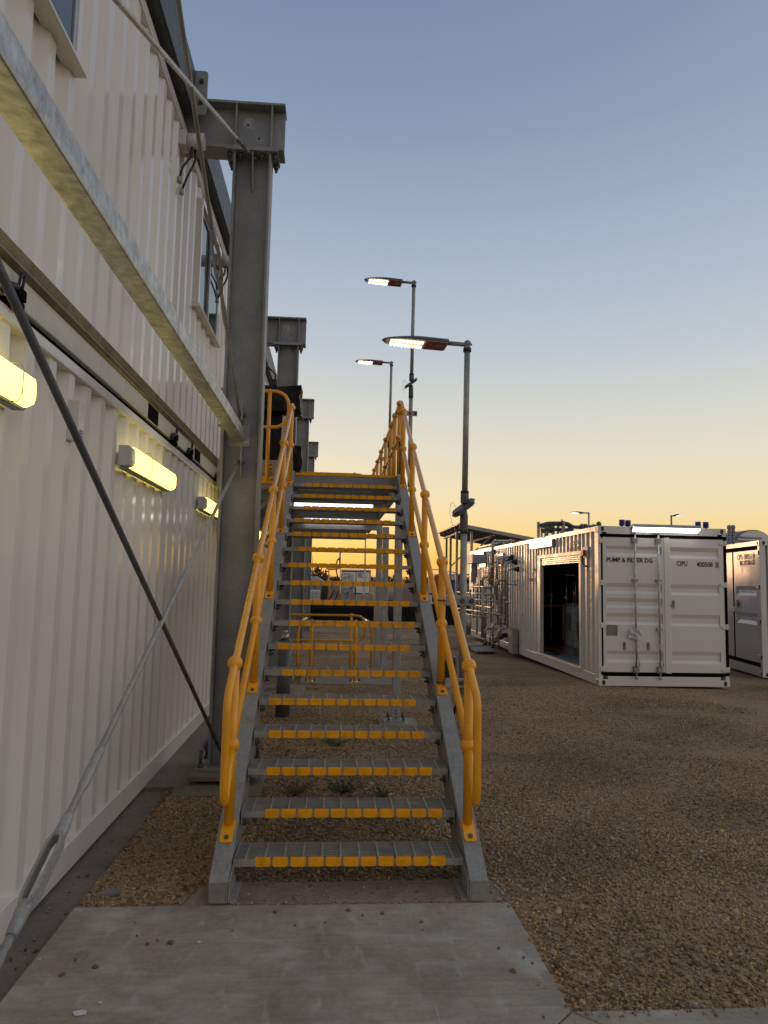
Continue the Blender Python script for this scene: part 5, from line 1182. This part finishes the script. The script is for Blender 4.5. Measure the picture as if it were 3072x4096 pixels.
# ------------------------------------------------------------------ storage container at the right edge
ab = R(9.8); TB = Matrix.Translation((8.97, 10.97, -.34)) @ Matrix.Rotation(-ab, 4, 'Z')
B_ = thing('storage_container', 'white container lettered IBC STORAGE at the right edge, seen at an angle', 'container', (8.97, 10.97, -.34))
def BM(): return MB(TB)
BW, BL, BH = 6.06, 2.438, 2.896
mb = BM(); mb.box(0, .12, 0, .10, .121, BH-.121); mb.box(0, .10, BL-.12, BL, .121, BH-.121); mb.box(0, .10, .165, BL-.165, BH-.11, BH-.003); mb.box(0, .10, .165, BL-.165, .003, .20); mb.box(.165, BW, 0, .08, BH-.10, BH-.003); mb.box(.165, BW, 0, .08, .003, .16); mb.build('frame', 'white', B_, bev=.006)
for (x, y) in ((0, 0), (0, BL-.162)):
    for z in (0, BH-.118):
        mb = BM(); mb.box(x-.006, x+.172, y-.006, y+.162, z, z+.118); cc = mb.build('corner_casting', 'white', B_, bev=.008)
        mb = BM(); mb.box(x-.0085, x-.0065, y+.05, y+.105, z+.025, z+.095); mb.box(x+.06, x+.115, y-.0085, y-.0065, z+.025, z+.095); mb.build('lifting_hole', 'black', cc)
mb = BM(); mb.box(.046, .062, .085, BL-.10, .20, BH-.05); mb.box(-.004, .0455, 1.462, 1.51, .205, 2.78); mb.box(-.004, .0455, .11, BL-.12, 2.70, 2.775); mb.box(-.004, .0455, .11, BL-.12, .205, .285); mb.build('door_gasket', 'matt', B_)
mb = BM(); prof = [(0, 2.695), (0, 1.915), (.034, 1.83), (.034, 1.765), (0, 1.70), (0, 1.325), (.034, 1.24), (.034, 1.16), (0, 1.08), (0, .29)]
c = MB(); c.prism([(p[0]+.005, p[1]) for p in prof]+[(.045, .29), (.045, 2.695)], 'y', .22, 1.34); mb.add(c.v, c.f); mb.box(.004, .045, .11, .2195, .29, 2.695); mb.box(.004, .045, 1.3405, 1.455, .29, 2.695)
bd = mb.build('door', 'white', B_)
mb = BM(); mb.box(.004, .045, 1.515, 2.3, .29, 2.695); mb.build('door', 'white', B_)
for z in (2.63, 1.90, 1.17, .42):
    mb = BM(); mb.box(-.02, .003, .03, .20, z-.045, z+.045); mb.build('hinge', 'white', bd, bev=.004); mb = BM(); mb.box(-.021, .0, .005, .029, z-.04, z+.04); mb.build('hinge_gap', 'black', bd)
mb = BM(); mb.tube([(-.02, 1.10, 1.52), (-.02, 1.42, 1.52)], .016, 8); mb.box(-.03, .003, 1.20, 1.26, 1.43, 1.60); mb.build('latch', 'galvd', bd); mb = BM(); mb.box(-.02, .003, 1.38, 1.62, 1.32, 1.42); mb.build('lock_box', 'white', bd, bev=.004)
for i_, (s_, u, z, w, h_, m_) in enumerate((('CIPU', 1.22, 2.51, .33, .12, 'ink'), ('200551', .83, 2.51, .42, .12, 'ink'), ('8', .325, 2.512, .07, .11, 'ink'), ('IBC STORAGE', 1.08, 2.375, .84, .11, 'inkr'))):
    o_ = TB @ Vector((.0035, u, z)); rt = (TB.to_3x3() @ Vector((0, -1, 0)))
    text(s_, 'lettering', m_, bd, o_, rt, U_, w, h_, bold=.03 if 'IBC' in s_ else .012)
mb = BM()
for a in ((.235, .345, 2.485, 2.492), (.235, .345, 2.635, 2.642), (.235, .243, 2.492, 2.635), (.337, .345, 2.492, 2.635)): mb.box(.002, .0035, a[0], a[1], a[2], a[3])
mb.build('check_digit_box', 'ink', bd)
c = BM(); cc2 = MB(); corr(cc2, .17, BW-.1, .16, BH-.10, .015, .036, .25, axis='y', sgn=-1); c.add(cc2.v, cc2.f); c.build('side_wall', 'white', B_)
mb = BM(); mb.box(.06, BW, .09, BL-.02, .05, BH-.03); mb.build('body', 'white2', B_)
# ribbed vent pipes and a rounded shelter beyond the two containers
t = thing('vent_pipes', 'pair of ribbed grey vent pipes behind the right corner of the pump container', 'pipe', (8.2, 13, 2))
for px in (1325, 1358):
    mb = MB(); p = at(2300+.46534*px, 2050+.46534*118, y=13.2); mb.tube([(p.x, 13.2, 1.5), (p.x, 13.2, p.z-.05)], .04, 12)
    for k in range(7): mb.tube([(p.x, 13.2, p.z-.06-.085*k), (p.x, 13.2, p.z-.03-.085*k)], .055, 12)
    mb.ball((p.x, 13.2, p.z-.02), .055, 12, 8); mb.build('pipe', 'galvd', t)
mb = MB(); a = at(2937, 2148, y=13.2); b = at(3045, 2153, y=13.2); mb.tube([a, b], .03, 10); mb.tube([a+Vector((0, 0, -.09)), b+Vector((0, 0, -.09))], .03, 10); mb.build('cross_pipe', 'galvd', t)
t = thing('dome_shelter', 'rounded white shelter roof rising behind the storage container', 'shelter', (15, 20, -.4))
p = at(3018, 2122, y=20); mb = MB(); n = 18; r_ = .62
mb.prism([(p.x+r_*1.15*math.cos(math.pi*k/n), p.z-r_+r_*math.sin(math.pi*k/n)) for k in range(n+1)]+[(p.x-r_*1.15, -.4), (p.x+r_*1.15, -.4)], 'y', 20, 20.06); mb.build('end_wall', 'white', t)
mb = MB(); mb.prism([(p.x+(r_+.03)*1.15*math.cos(math.pi*k/n), p.z-r_+(r_+.03)*math.sin(math.pi*k/n)) for k in range(n+1)], 'y', 20.061, 23); mb.build('roof', 'lamp', t)
# ------------------------------------------------------------------ canopy shed behind the pipes
Yc, Yd = 28.0, 34.5
N_ = at(1838, 2093, y=Yc); Rr = at(2149, 2153, y=Yc); L_ = at(1749, 2136, y=Yd)
t = thing('canopy_shed', 'open canopy shed with a sloping dark corrugated roof on thin posts', 'shed', (N_.x+2, Yc+3, -.4))
sl_ = (Rr.z-N_.z)/(Rr.x-N_.x); x1_ = N_.x+6.0
def rz(x): return N_.z+sl_*(x-N_.x)
mb = MB(); mb.prism([(N_.x, N_.z-.05), (N_.x, N_.z), (x1_, rz(x1_)), (x1_, rz(x1_)-.05)], 'y', Yc, Yd)
mb.build('roof_sheet', 'darks', t)
mb = MB(); mb.bar((N_.x, Yc-.03, rz(N_.x)-.09), (x1_, Yc-.03, rz(x1_)-.09), .05, .16); mb.bar((N_.x-.03, Yc, N_.z-.03), (N_.x-.03, Yd, N_.z-.03), .05, .07); mb.build('fascia', 'galv', t)
mb = MB()
for k in range(6): y = Yc+.4+k*1.15; mb.bar((N_.x+.05, y, rz(N_.x+.05)-.13), (x1_, y, rz(x1_)-.13), .06, .14)
for k in range(5): x = N_.x+.3+k*1.3; mb.bar((x, Yc+.02, rz(x)-.24), (x, Yd-.02, rz(x)-.24), .07, .08)
mb.build('purlin', 'galvd', t)
for px, y in ((1785, Yd-.3), (1801.5, Yd-2.2), (1826.5, Yc+2.0), (1885.5, Yc+.25)):
    p = at(px, 2250, y=y); mb = MB(); mb.box(p.x-.055, p.x+.055, y-.055, y+.055, -.42, rz(max(p.x, N_.x))-.2); mb.build('post', 'galv', t)
for x in (N_.x+4.4, N_.x+5.6):
    mb = MB(); mb.box(x-.055, x+.055, Yc+.25, Yc+.36, -.42, rz(x)-.2); mb.build('post', 'galv', t)
mb = MB(); p = at(1885.5, 2250, y=Yc+.25); mb.bar((p.x, Yc+.25, rz(p.x)-1.25), (p.x+.95, Yc+.25, rz(p.x+.95)-.25), .06, .06); p = at(1801.5, 2250, y=Yd-2.2); mb.bar((p.x, Yd-2.2, 2.3), (p.x+.75, Yd-2.2, 3.05), .06, .06); mb.build('knee_brace', 'galvd', t)
# ------------------------------------------------------------------ things seen through and past the stairs
def F5(px, py, **k): return at(1100+.30139*px, 2150+.30139*py, **k)
def G5(px, py, **k): return at(1220+.15672*px, 2200+.15672*py, **k)
def J5(px, py, **k): return at(1480+.15672*px, 2200+.15672*py, **k)
# black bund
def bund(x0, x1, y0, y1, h, label):
    mb = MB(); n = int((x1-x0)*5); r2 = random.Random(int(x0*10)+60); T = Matrix.Rotation(0, 4, 'Z'); vs = []; fs = []; prof = [(-.55, 0), (-.50, .35), (-.40, .8), (-.2, .98), (.1, 1.0), (.4, .8), (.55, 0)]
    for i in range(n+1):
        f = i/n; x = x0+(x1-x0)*f; y = y0+(y1-y0)*f
        for (a, b) in prof: vs.append((x+r2.uniform(-.03, .03), y+a*.8+r2.uniform(-.05, .05), -.44+b*h*(1+r2.uniform(-.025, .025))))
    m_ = len(prof)
    for i in range(n):
        for k in range(m_-1): fs.append((i*m_+k, (i+1)*m_+k, (i+1)*m_+k+1, i*m_+k+1))
    fs.append(tuple(range(m_))[::-1]); fs.append(tuple(n*m_+k for k in range(m_)))
    mb.add(vs, fs); tag(mb.build('bund_wall', 'tarp'), label, 'bund wall', 'black lined bund walls across the yard')
bund(-5.5, 1.62, 25.6, 26.4, 1.02, 'black lined bund wall behind the low yellow guard rail')
bund(2.75, 6.4, 28.0, 29.6, .98, 'black lined bund wall seen between the right stringer and the near lamp pole')
t = thing('cable_bunch', 'bunch of black cables hanging in the gap between the black bund walls', 'cable', (2.5, 26.5, -.4))
for k in range(6):
    a = J5(490+k*15, 1400, y=26.5); b = J5(495+k*17, 1830, y=26.5); mb = MB(); mb.bent([(a.x, 26.5, a.z+.2), (a.x-.05+.02*k, 26.5, (a.z+b.z)/2), (b.x, 26.5, b.z)], .022, .3, 6); mb.build('cable', 'black', t)
# distant white container with hoses
C0 = G5(925, 490, y=52); C1 = F5(1275, 430, y=52); zb = F5(1265, 755, y=52).z
t = thing('remote_container', 'distant white container with black lettering and pipes on its doors', 'container', (C0.x+1.2, 52, zb))
w = C1.x-C0.x; h = C0.z-zb; x0 = C0.x
mb = MB(); mb.box(x0, x0+w, 52.1, 58, zb, zb+h); mb.build('body', 'white2', t)
mb = MB(); mb.box(x0+.05, x0+w-.05, 52.05, 52.099, zb+.05, zb+h-.10); mb.build('door_gasket', 'black', t)
mb = MB(); mb.box(x0+.10, x0+w*.5-.03, 52.0, 52.049, zb+.1, zb+h-.2); d1 = mb.build('door', 'white', t); mb = MB(); mb.box(x0+w*.5+.03, x0+w-.10, 52.0, 52.049, zb+.1, zb+h-.2); d2 = mb.build('door', 'white', t)
for k, s_ in enumerate(('REMOTE DEVICE', 'MODULE', 'STORAGE', 'BOX CONNECTORS')):
    p = G5(1345, 612+k*31, y=52); text(s_, 'lettering', 'ink', d2, (p.x, 51.999, p.z), X_, U_, (.62, .30, .34, .70)[k], .085, bold=.05)
for row, (pys, txts) in enumerate(((640, ('nn', 'nn', 'E')), (712, ('nn', 'nn', 'U')))):
    pass
mb = MB()
for row, py in enumerate((598, 680)):
    for px in (990, 1040, 1115):
        a = G5(px, py, y=52); mb.box(a.x, a.x+.11, 51.985, 51.999, a.z-.03, a.z); mb.box(a.x, a.x+.03, 51.985, 51.999, a.z-.11, a.z-.031); mb.box(a.x+.08, a.x+.11, 51.985, 51.999, a.z-.11, a.z-.031)
mb.build('coupling', 'ink', d1)
mb = MB()
for (px, py, tx) in ((1160, 620, 1225), (1060, 655, 1185), (1090, 690, 1130), (1010, 720, 980), (1060, 720, 1030)):
    a = G5(px, py, y=51.9); c_ = G5(tx, py+6, y=51.9); d_ = G5(tx, 1240, y=51.9); mb.bent([a, c_, d_], .022, .1, 6)
mb.build('pipe', 'galvd', t)
mb = MB()
for k in range(7): p = G5(960+k*42, 960, y=51.6); q = G5(960+k*42, 1290, y=51.6); mb.box(p.x-.05, p.x+.05, 51.55, 51.65, q.z, p.z)
mb.build('post', 'galv', t)
mb = MB(); p = G5(1300, 1125, y=51.5); mb.box(p.x, p.x+1.6, 51.2, 51.9, -.44, p.z); mb.build('base_block', 'conc', t)
mb = MB(); mb.bent([G5(1150, 1000, y=51.3), G5(1180, 950, y=51.3), G5(1250, 940, y=51.3), G5(1275, 1000, y=51.3), G5(1280, 1150, y=51.3)], .03, .3, 6); mb.bent([G5(1010, 1150, y=51.3), G5(1110, 1040, y=51.3), G5(1080, 1180, y=51.3), G5(1030, 1250, y=51.3)], .025, .3, 6); mb.build('hose', 'black', t)
# slim white post in front of it
a = G5(1530, 480, y=45); mb = MB(); mb.tube([(a.x, 45, -.43), (a.x, 45, a.z), (a.x-.02, 45, a.z+4.0)], [.07, .06, .045], 10); mb.box(a.x-.16, a.x+.02, 44.9, 45.05, G5(1530, 1120, y=45).z, G5(1530, 920, y=45).z); tag(mb.build('slim_post', 'lgrey'), 'slim pale post standing in front of the distant white container', 'post')
# yellow hose frame with hanging hoses
t = thing('hose_gantry', 'thin yellow gantry frame hung with long black hoses', 'gantry', G5(610, 1290, y=40))
mb = MB()
for (a, b) in (((610, 490), (600, 1290)), ((540, 480), (860, 485)), ((610, 500), (800, 495)), ((540, 545), (610, 548)), ((905, 480), (880, 1290))): mb.tube([G5(*a, y=40), G5(*b, y=40)], .04, 8)
mb.build('frame', 'yellow', t)
mb = MB(); mb.tube([G5(900, 40, y=40.1), G5(885, 480, y=40.1)], .05, 8); mb.tube([G5(885, 230, y=40.1), G5(850, 240, y=40.1)], .09, 8); mb.build('mast', 'galvd', t)
mb = MB(); mb.bent([G5(885, 240, y=40), G5(820, 250, y=40), G5(800, 420, y=40), G5(805, 600, y=40), G5(850, 720, y=40), G5(930, 800, y=40)], .04, .6, 8)
r3 = random.Random(4)
for k in range(13):
    a = 440+k*11; mb.bent([G5(530, 500, y=39.9), G5(a+20, 880, y=39.9-.03*k), G5(a-40+k*3, 1120, y=39.9-.03*k), G5(a-20+r3.uniform(-20, 30), 1285, y=39.9-.03*k)], .028, .4, 6)
mb.tube([G5(755, 1020, y=39.5), G5(610, 1285, y=39.5)], .04, 8); mb.tube([G5(855, 1040, y=39.5), G5(770, 1285, y=39.5)], .04, 8); mb.build('hose', 'black', t)
# caged tank
t = thing('ibc_tote', 'distant caged white plastic tank left of the hanging black hoses', 'tank', G5(250, 1290, y=38))
a = G5(120, 1010, y=38); b = G5(385, 1010, y=38); w_ = (b.x-a.x); ibc(t, a.x-.45, b.x, 38, 39.0, a.z-1.14*1.0-.0, h=1.0)
# silver machine behind the tank
t = thing('pump_trailer', 'silver hooded pump trailer in front of the far trees', 'trailer', G5(280, 790, y=46))
mb = MB(); P = [G5(a, b, y=46) for a, b in ((120, 800), (110, 650), (180, 690), (200, 675), (300, 668), (340, 705), (420, 745), (455, 800))]; mb.prism([(p.x, p.z) for p in P], 'y', 46, 48); mb.build('hood', 'alu', t, bev=.03)
mb = MB(); p = G5(120, 800, y=46); q = G5(460, 800, y=46); mb.box(p.x, q.x, 46.1, 47.9, p.z-.25, p.z-.001); mb.box(p.x+.3, q.x-.5, 46.2, 47.8, -.43, p.z-.251); mb.build('chassis', 'darks', t)
mb = MB(); p = G5(190, 560, y=46.5); mb.tube([(p.x, 46.5, p.z-.8), (p.x, 46.5, p.z+1.1)], .02, 6); mb.tube([(p.x, 46.5, p.z-.05), (p.x, 46.5, p.z+.05)], .08, 8); mb.build('aerial', 'galvd', t)
# green upright, orange hopper and assorted plant right of the stairs
a = J5(340, 735, y=34); mb = MB(); mb.tube([(a.x, 34, -.43), (a.x, 34, a.z)], .19, 14); mb.tube([(a.x, 34, a.z), (a.x, 34, a.z+.07)], [.21, .16], 14); tag(mb.build('green_bin', 'green'), 'tall dark green cylinder beside the far support posts', 'bin')
def K5(px, py, **k): return at(1720+.20339*px, 2200+.20339*py, **k)
t = thing('orange_hopper', 'orange red hopper machine on a black tyre, left of the near lamp pole', 'machine', K5(120, 900, y=33))
P = [K5(a, b, y=33) for a, b in ((75, 545), (100, 500), (170, 485), (240, 470), (240, 900), (160, 960), (110, 950))]; mb = MB(); mb.prism([(p.x, p.z) for p in P], 'y', 33, 35.4); mb.build('hopper', 'orange', t, bev=.02)
mb = MB(); [mb.box(K5(px, 500, y=33).x, K5(px+14, 500, y=33).x, 33, 33.1, K5(px, 500, y=33).z, K5(px, 475, y=33).z) for px in (95, 130)]; mb.build('lug', 'orange', t)
c_ = K5(20, 870, y=32.9); mb = MB(); mb.tube([(c_.x-.05, 32.7, .25), (c_.x-.05, 33.05, .25)], .70, 24); mb.build('tyre', 'black', t)
mb = MB(); mb.tube([(c_.x-.05, 32.66, .25), (c_.x-.05, 32.69, .25)], .30, 16); mb.build('hub', 'lgrey', t)
t = thing('white_skid', 'low white equipment skid with blue drum behind the right handrail', 'skid', K5(450, 1000, y=30))
a = K5(300, 885, y=30.4); b = K5(590, 1000, y=30.4); mb = MB(); mb.box(a.x, b.x+1.5, 30.4, 31.8, b.z, b.z+.10); mb.box(a.x, b.x+1.5, 30.4, 31.8, a.z-.07, a.z)
for k in range(6): x = a.x+k*(b.x+1.5-a.x)/6; mb.box(x, x+.08, 30.4, 30.5, b.z+.101, a.z-.071)
mb.box(a.x+.1, b.x+1.4, 30.8, 31.6, -.43, b.z-.001); mb.build('frame', 'white', t, bev=.01)
mb = MB(); p = K5(345, 1025, y=31); mb.tube([(p.x, 31, p.z), (p.x, 31, a.z-.08)], .22, 16); p = K5(470, 870, y=31.2); mb.tube([(p.x, 31.2, a.z+.0), (p.x, 31.2, p.z+.7)], .26, 16); mb.build('drum', 'blue', t)
t = thing('red_cabinet', 'dark red cabinet behind the near lamp pole', 'cabinet', K5(600, 640, y=36))
a = K5(540, 490, y=36); b = K5(720, 860, y=36); mb = MB(); mb.box(a.x, b.x, 36, 36.8, -.43, a.z); mb.build('case', 'red', t, bev=.01); mb = MB(); mb.box(a.x-.03, b.x+.03, 35.97, 36.83, a.z+.001, a.z+.06); mb.build('lid', 'lgrey', t)
a = K5(480, 500, y=38); b = K5(515, 630, y=38); t = thing('ribbed_tank', 'white ribbed tank between the thin canopy posts', 'tank', (a.x, 38, -.4)); mb = MB(); mb.lathe((a.x+.1, 38, -.43), [(.32, 0), (.32, 2.0)]+[(.32+.025*(k % 2), 2.0+k*.05) for k in range(1, 9)]+[(.1, 2.5)], 18); mb.build('shell', 'white', t)
a = K5(30, 960, y=29); t = thing('white_bollard', 'small white topped post left of the orange hopper', 'post', (a.x, 29, -.4)); mb = MB(); mb.tube([(a.x-.05, 29, -.43), (a.x-.05, 29, a.z+.1)], .07, 10); mb.ball((a.x-.05, 29, a.z+.12), .07, 10, 8); mb.build('post', 'lgrey', t)
# red pipe rail across
a = K5(345, 490, y=37); b = K5(590, 482, y=37); mb = MB(); mb.tube([a, b, (b.x+2, 37, b.z)], .04, 8); [mb.tube([(x, 37, -.43), (x, 37, a.z)], .04, 8) for x in (a.x+.2, b.x+1.5)]; tag(mb.build('pipe_rail', 'galvl'), 'thin overhead pipe rail behind the canopy posts', 'rail')
# bright edging strip in the gravel beyond the posts
p = at(1524, 2561, z=-.33); q = at(1570, 2563, z=-.33); mb = MB(); mb.box(p.x, q.x+.3, p.y, p.y+.35, -.34, -.30); tag(mb.build('concrete_strip', 'conc'), 'pale concrete strip in the gravel between the two support posts', 'slab')

# ------------------------------------------------------------------ terrain and far trees
def mound(x0, x1, y0, y1, h, seed):
    from mathutils import noise
    n = 26; k = 10; vs = []; fs = []
    for i in range(n+1):
        for j in range(k+1):
            u = i/n; v = j/k; e = math.sin(math.pi*u)**.6*math.sin(math.pi*v)**.7
            x = x0+(x1-x0)*u; y = y0+(y1-y0)*v; vs.append((x, y, -.46+h*e*(1+.45*noise.noise(Vector((x*.8, y*.8, seed)))+.25*noise.noise(Vector((x*2.5, y*2.5, seed))))))
    for i in range(n):
        for j in range(k): a = i*(k+1)+j; fs.append((a, a+k+1, a+k+2, a+1))
    mb = MB(); mb.add(vs, fs, True); struct(mb.build('dirt_mound', 'dirt'))
mound(-9, 4.5, 62, 72, 1.5, 1); mound(4, 18, 60, 74, 1.7, 2); mound(16, 44, 66, 82, 1.6, 5); mound(-40, -6, 66, 80, 1.5, 8)
TM = bpy.data.materials.new('tree_leaf'); TM.use_nodes = True; b_ = TM.node_tree.nodes['Principled BSDF']; b_.inputs['Roughness'].default_value = .7
oi = TM.node_tree.nodes.new('ShaderNodeObjectInfo'); cr_ = TM.node_tree.nodes.new('ShaderNodeValToRGB'); cr_.color_ramp.elements[0].color = (.030, .042, .016, 1); cr_.color_ramp.elements[1].color = (.060, .068, .028, 1)
TM.node_tree.links.new(oi.outputs['Random'], cr_.inputs[0]); TM.node_tree.links.new(cr_.outputs[0], b_.inputs['Base Color']); M['leaf'] = TM
def tree_proto(seed, h, w):
    r2 = random.Random(seed); t = thing('tree', 'dark tree in the far line along the horizon', 'tree', (0, 0, 0), 'dark trees along the horizon')
    mb = MB(); mb.tube([(0, 0, -.2), (.05*h, 0, h*.35), (.02*h, .03*h, h*.7)], [.05*h, .035*h, .012*h], 7)
    for k in range(6):
        a = r2.uniform(0, 6.28); z = h*r2.uniform(.25, .55); mb.tube([(0.04*h, 0, z), (w*.4*math.cos(a), w*.4*math.sin(a), z+h*.22)], [.02*h, .006*h], 5)
    mb.build('trunk', 'dirt', t)
    mb = MB()
    cl = [(r2.gauss(0, w*.24), r2.gauss(0, w*.24), h*r2.uniform(.12, .95), r2.uniform(.10, .2)*w) for _ in range(26)]
    for (cx, cy, cz, cr2) in cl:
        k_ = 1-abs(cz/h-.6)*.8
        for _ in range(34):
            p = Vector((r2.gauss(0, 1), r2.gauss(0, 1), r2.gauss(0, .8)))*cr2*.8*k_+Vector((cx*k_, cy*k_, cz)); s = r2.uniform(.03, .065)*h
            a = Vector((r2.gauss(0, 1), r2.gauss(0, 1), r2.gauss(0, 1))).normalized(); b = a.orthogonal().normalized(); c = a.cross(b)
            mb.add([p+b*s, p+c*s*.6, p-b*s, p-c*s*.6], [(0, 1, 2, 3)])
    mb.build('crown', 'leaf', t); return t
protos = [tree_proto(1, 3.6, 4.6), tree_proto(2, 4.4, 4.2), tree_proto(3, 3.0, 4.8)]
used = [0]*3; r4 = random.Random(21)
def plant(x, y, k, s):
    o = protos[k] if not used[k] else dup(protos[k], (0, 0, 0), protos[k]['label']); used[k] = 1
    o.location = (x, y, -.45); o.scale = (s, s, s); o.rotation_euler = (0, 0, r4.uniform(0, 6.28))
for (px, s, k) in ((1272, 1.62, 1), (1252, 1.1, 0), (1290, 1.2, 2), (1312, 1.12, 0), (1335, 1.0, 2), (1352, .9, 0)):
    p = at(px, 2320, y=300); plant(p.x, 300+r4.uniform(-8, 8), k, s)
for i in range(130):
    x = -60+i*1.75+r4.uniform(-1, 1); s = r4.uniform(.78, 1.15)
    plant(x, 305+r4.uniform(-6, 14), r4.randrange(3), s)
# weeds under the stairs
def weed(px, py, z, n, h, label, mcol):
    p = at(px, py, z=z); r5 = random.Random(int(px)); t = thing('weed', label, 'weed', p, 'weeds in the gravel under the stairs'); mb = MB(); lf = MB()
    for k in range(n):
        a = r5.uniform(0, 6.28); l = h*r5.uniform(.5, 1.2); d = Vector((math.cos(a), math.sin(a), r5.uniform(.25, 1.0))).normalized(); e = p+d*l
        mb.tube([p, p+d*l*.5+Vector((0, 0, .01)), e], [.0022, .0018, .001], 4)
        for j in range(9):
            q = p+d*l*r5.uniform(.25, 1.0)+Vector((r5.gauss(0, .008), r5.gauss(0, .008), r5.gauss(0, .006))); b = Vector((r5.gauss(0, 1), r5.gauss(0, 1), r5.gauss(0, .6))).normalized(); c = b.orthogonal().normalized(); s = r5.uniform(.004, .010); lf.add([q-b*s*1.7, q+c*s*.6, q+b*s*1.7, q-c*s*.6], [(0, 1, 2, 3)])
    mb.build('stems', mcol, t); lf.build('leaves', mcol, t)
M['weed'] = mat('weed_green', (.055, .085, .022), .7); M['weedb'] = mat('dry_weed_brown', (.14, .09, .05), .8)
weed(1370, 3175, -.02, 34, .17, 'green weed spreading in gravel under the third tread', 'weed'); weed(1340, 2985, -.04, 26, .15, 'small green weed in gravel under the fourth tread', 'weed'); weed(1180, 3185, -.02, 30, .20, 'dry brown weed in gravel left of the green one', 'weedb')
weed(1530, 3190, -.02, 14, .10, 'tiny green weed near the right stringer', 'weed'); weed(1145, 2835, -.05, 14, .08, 'small grass tuft in gravel behind the left stringer', 'weed')
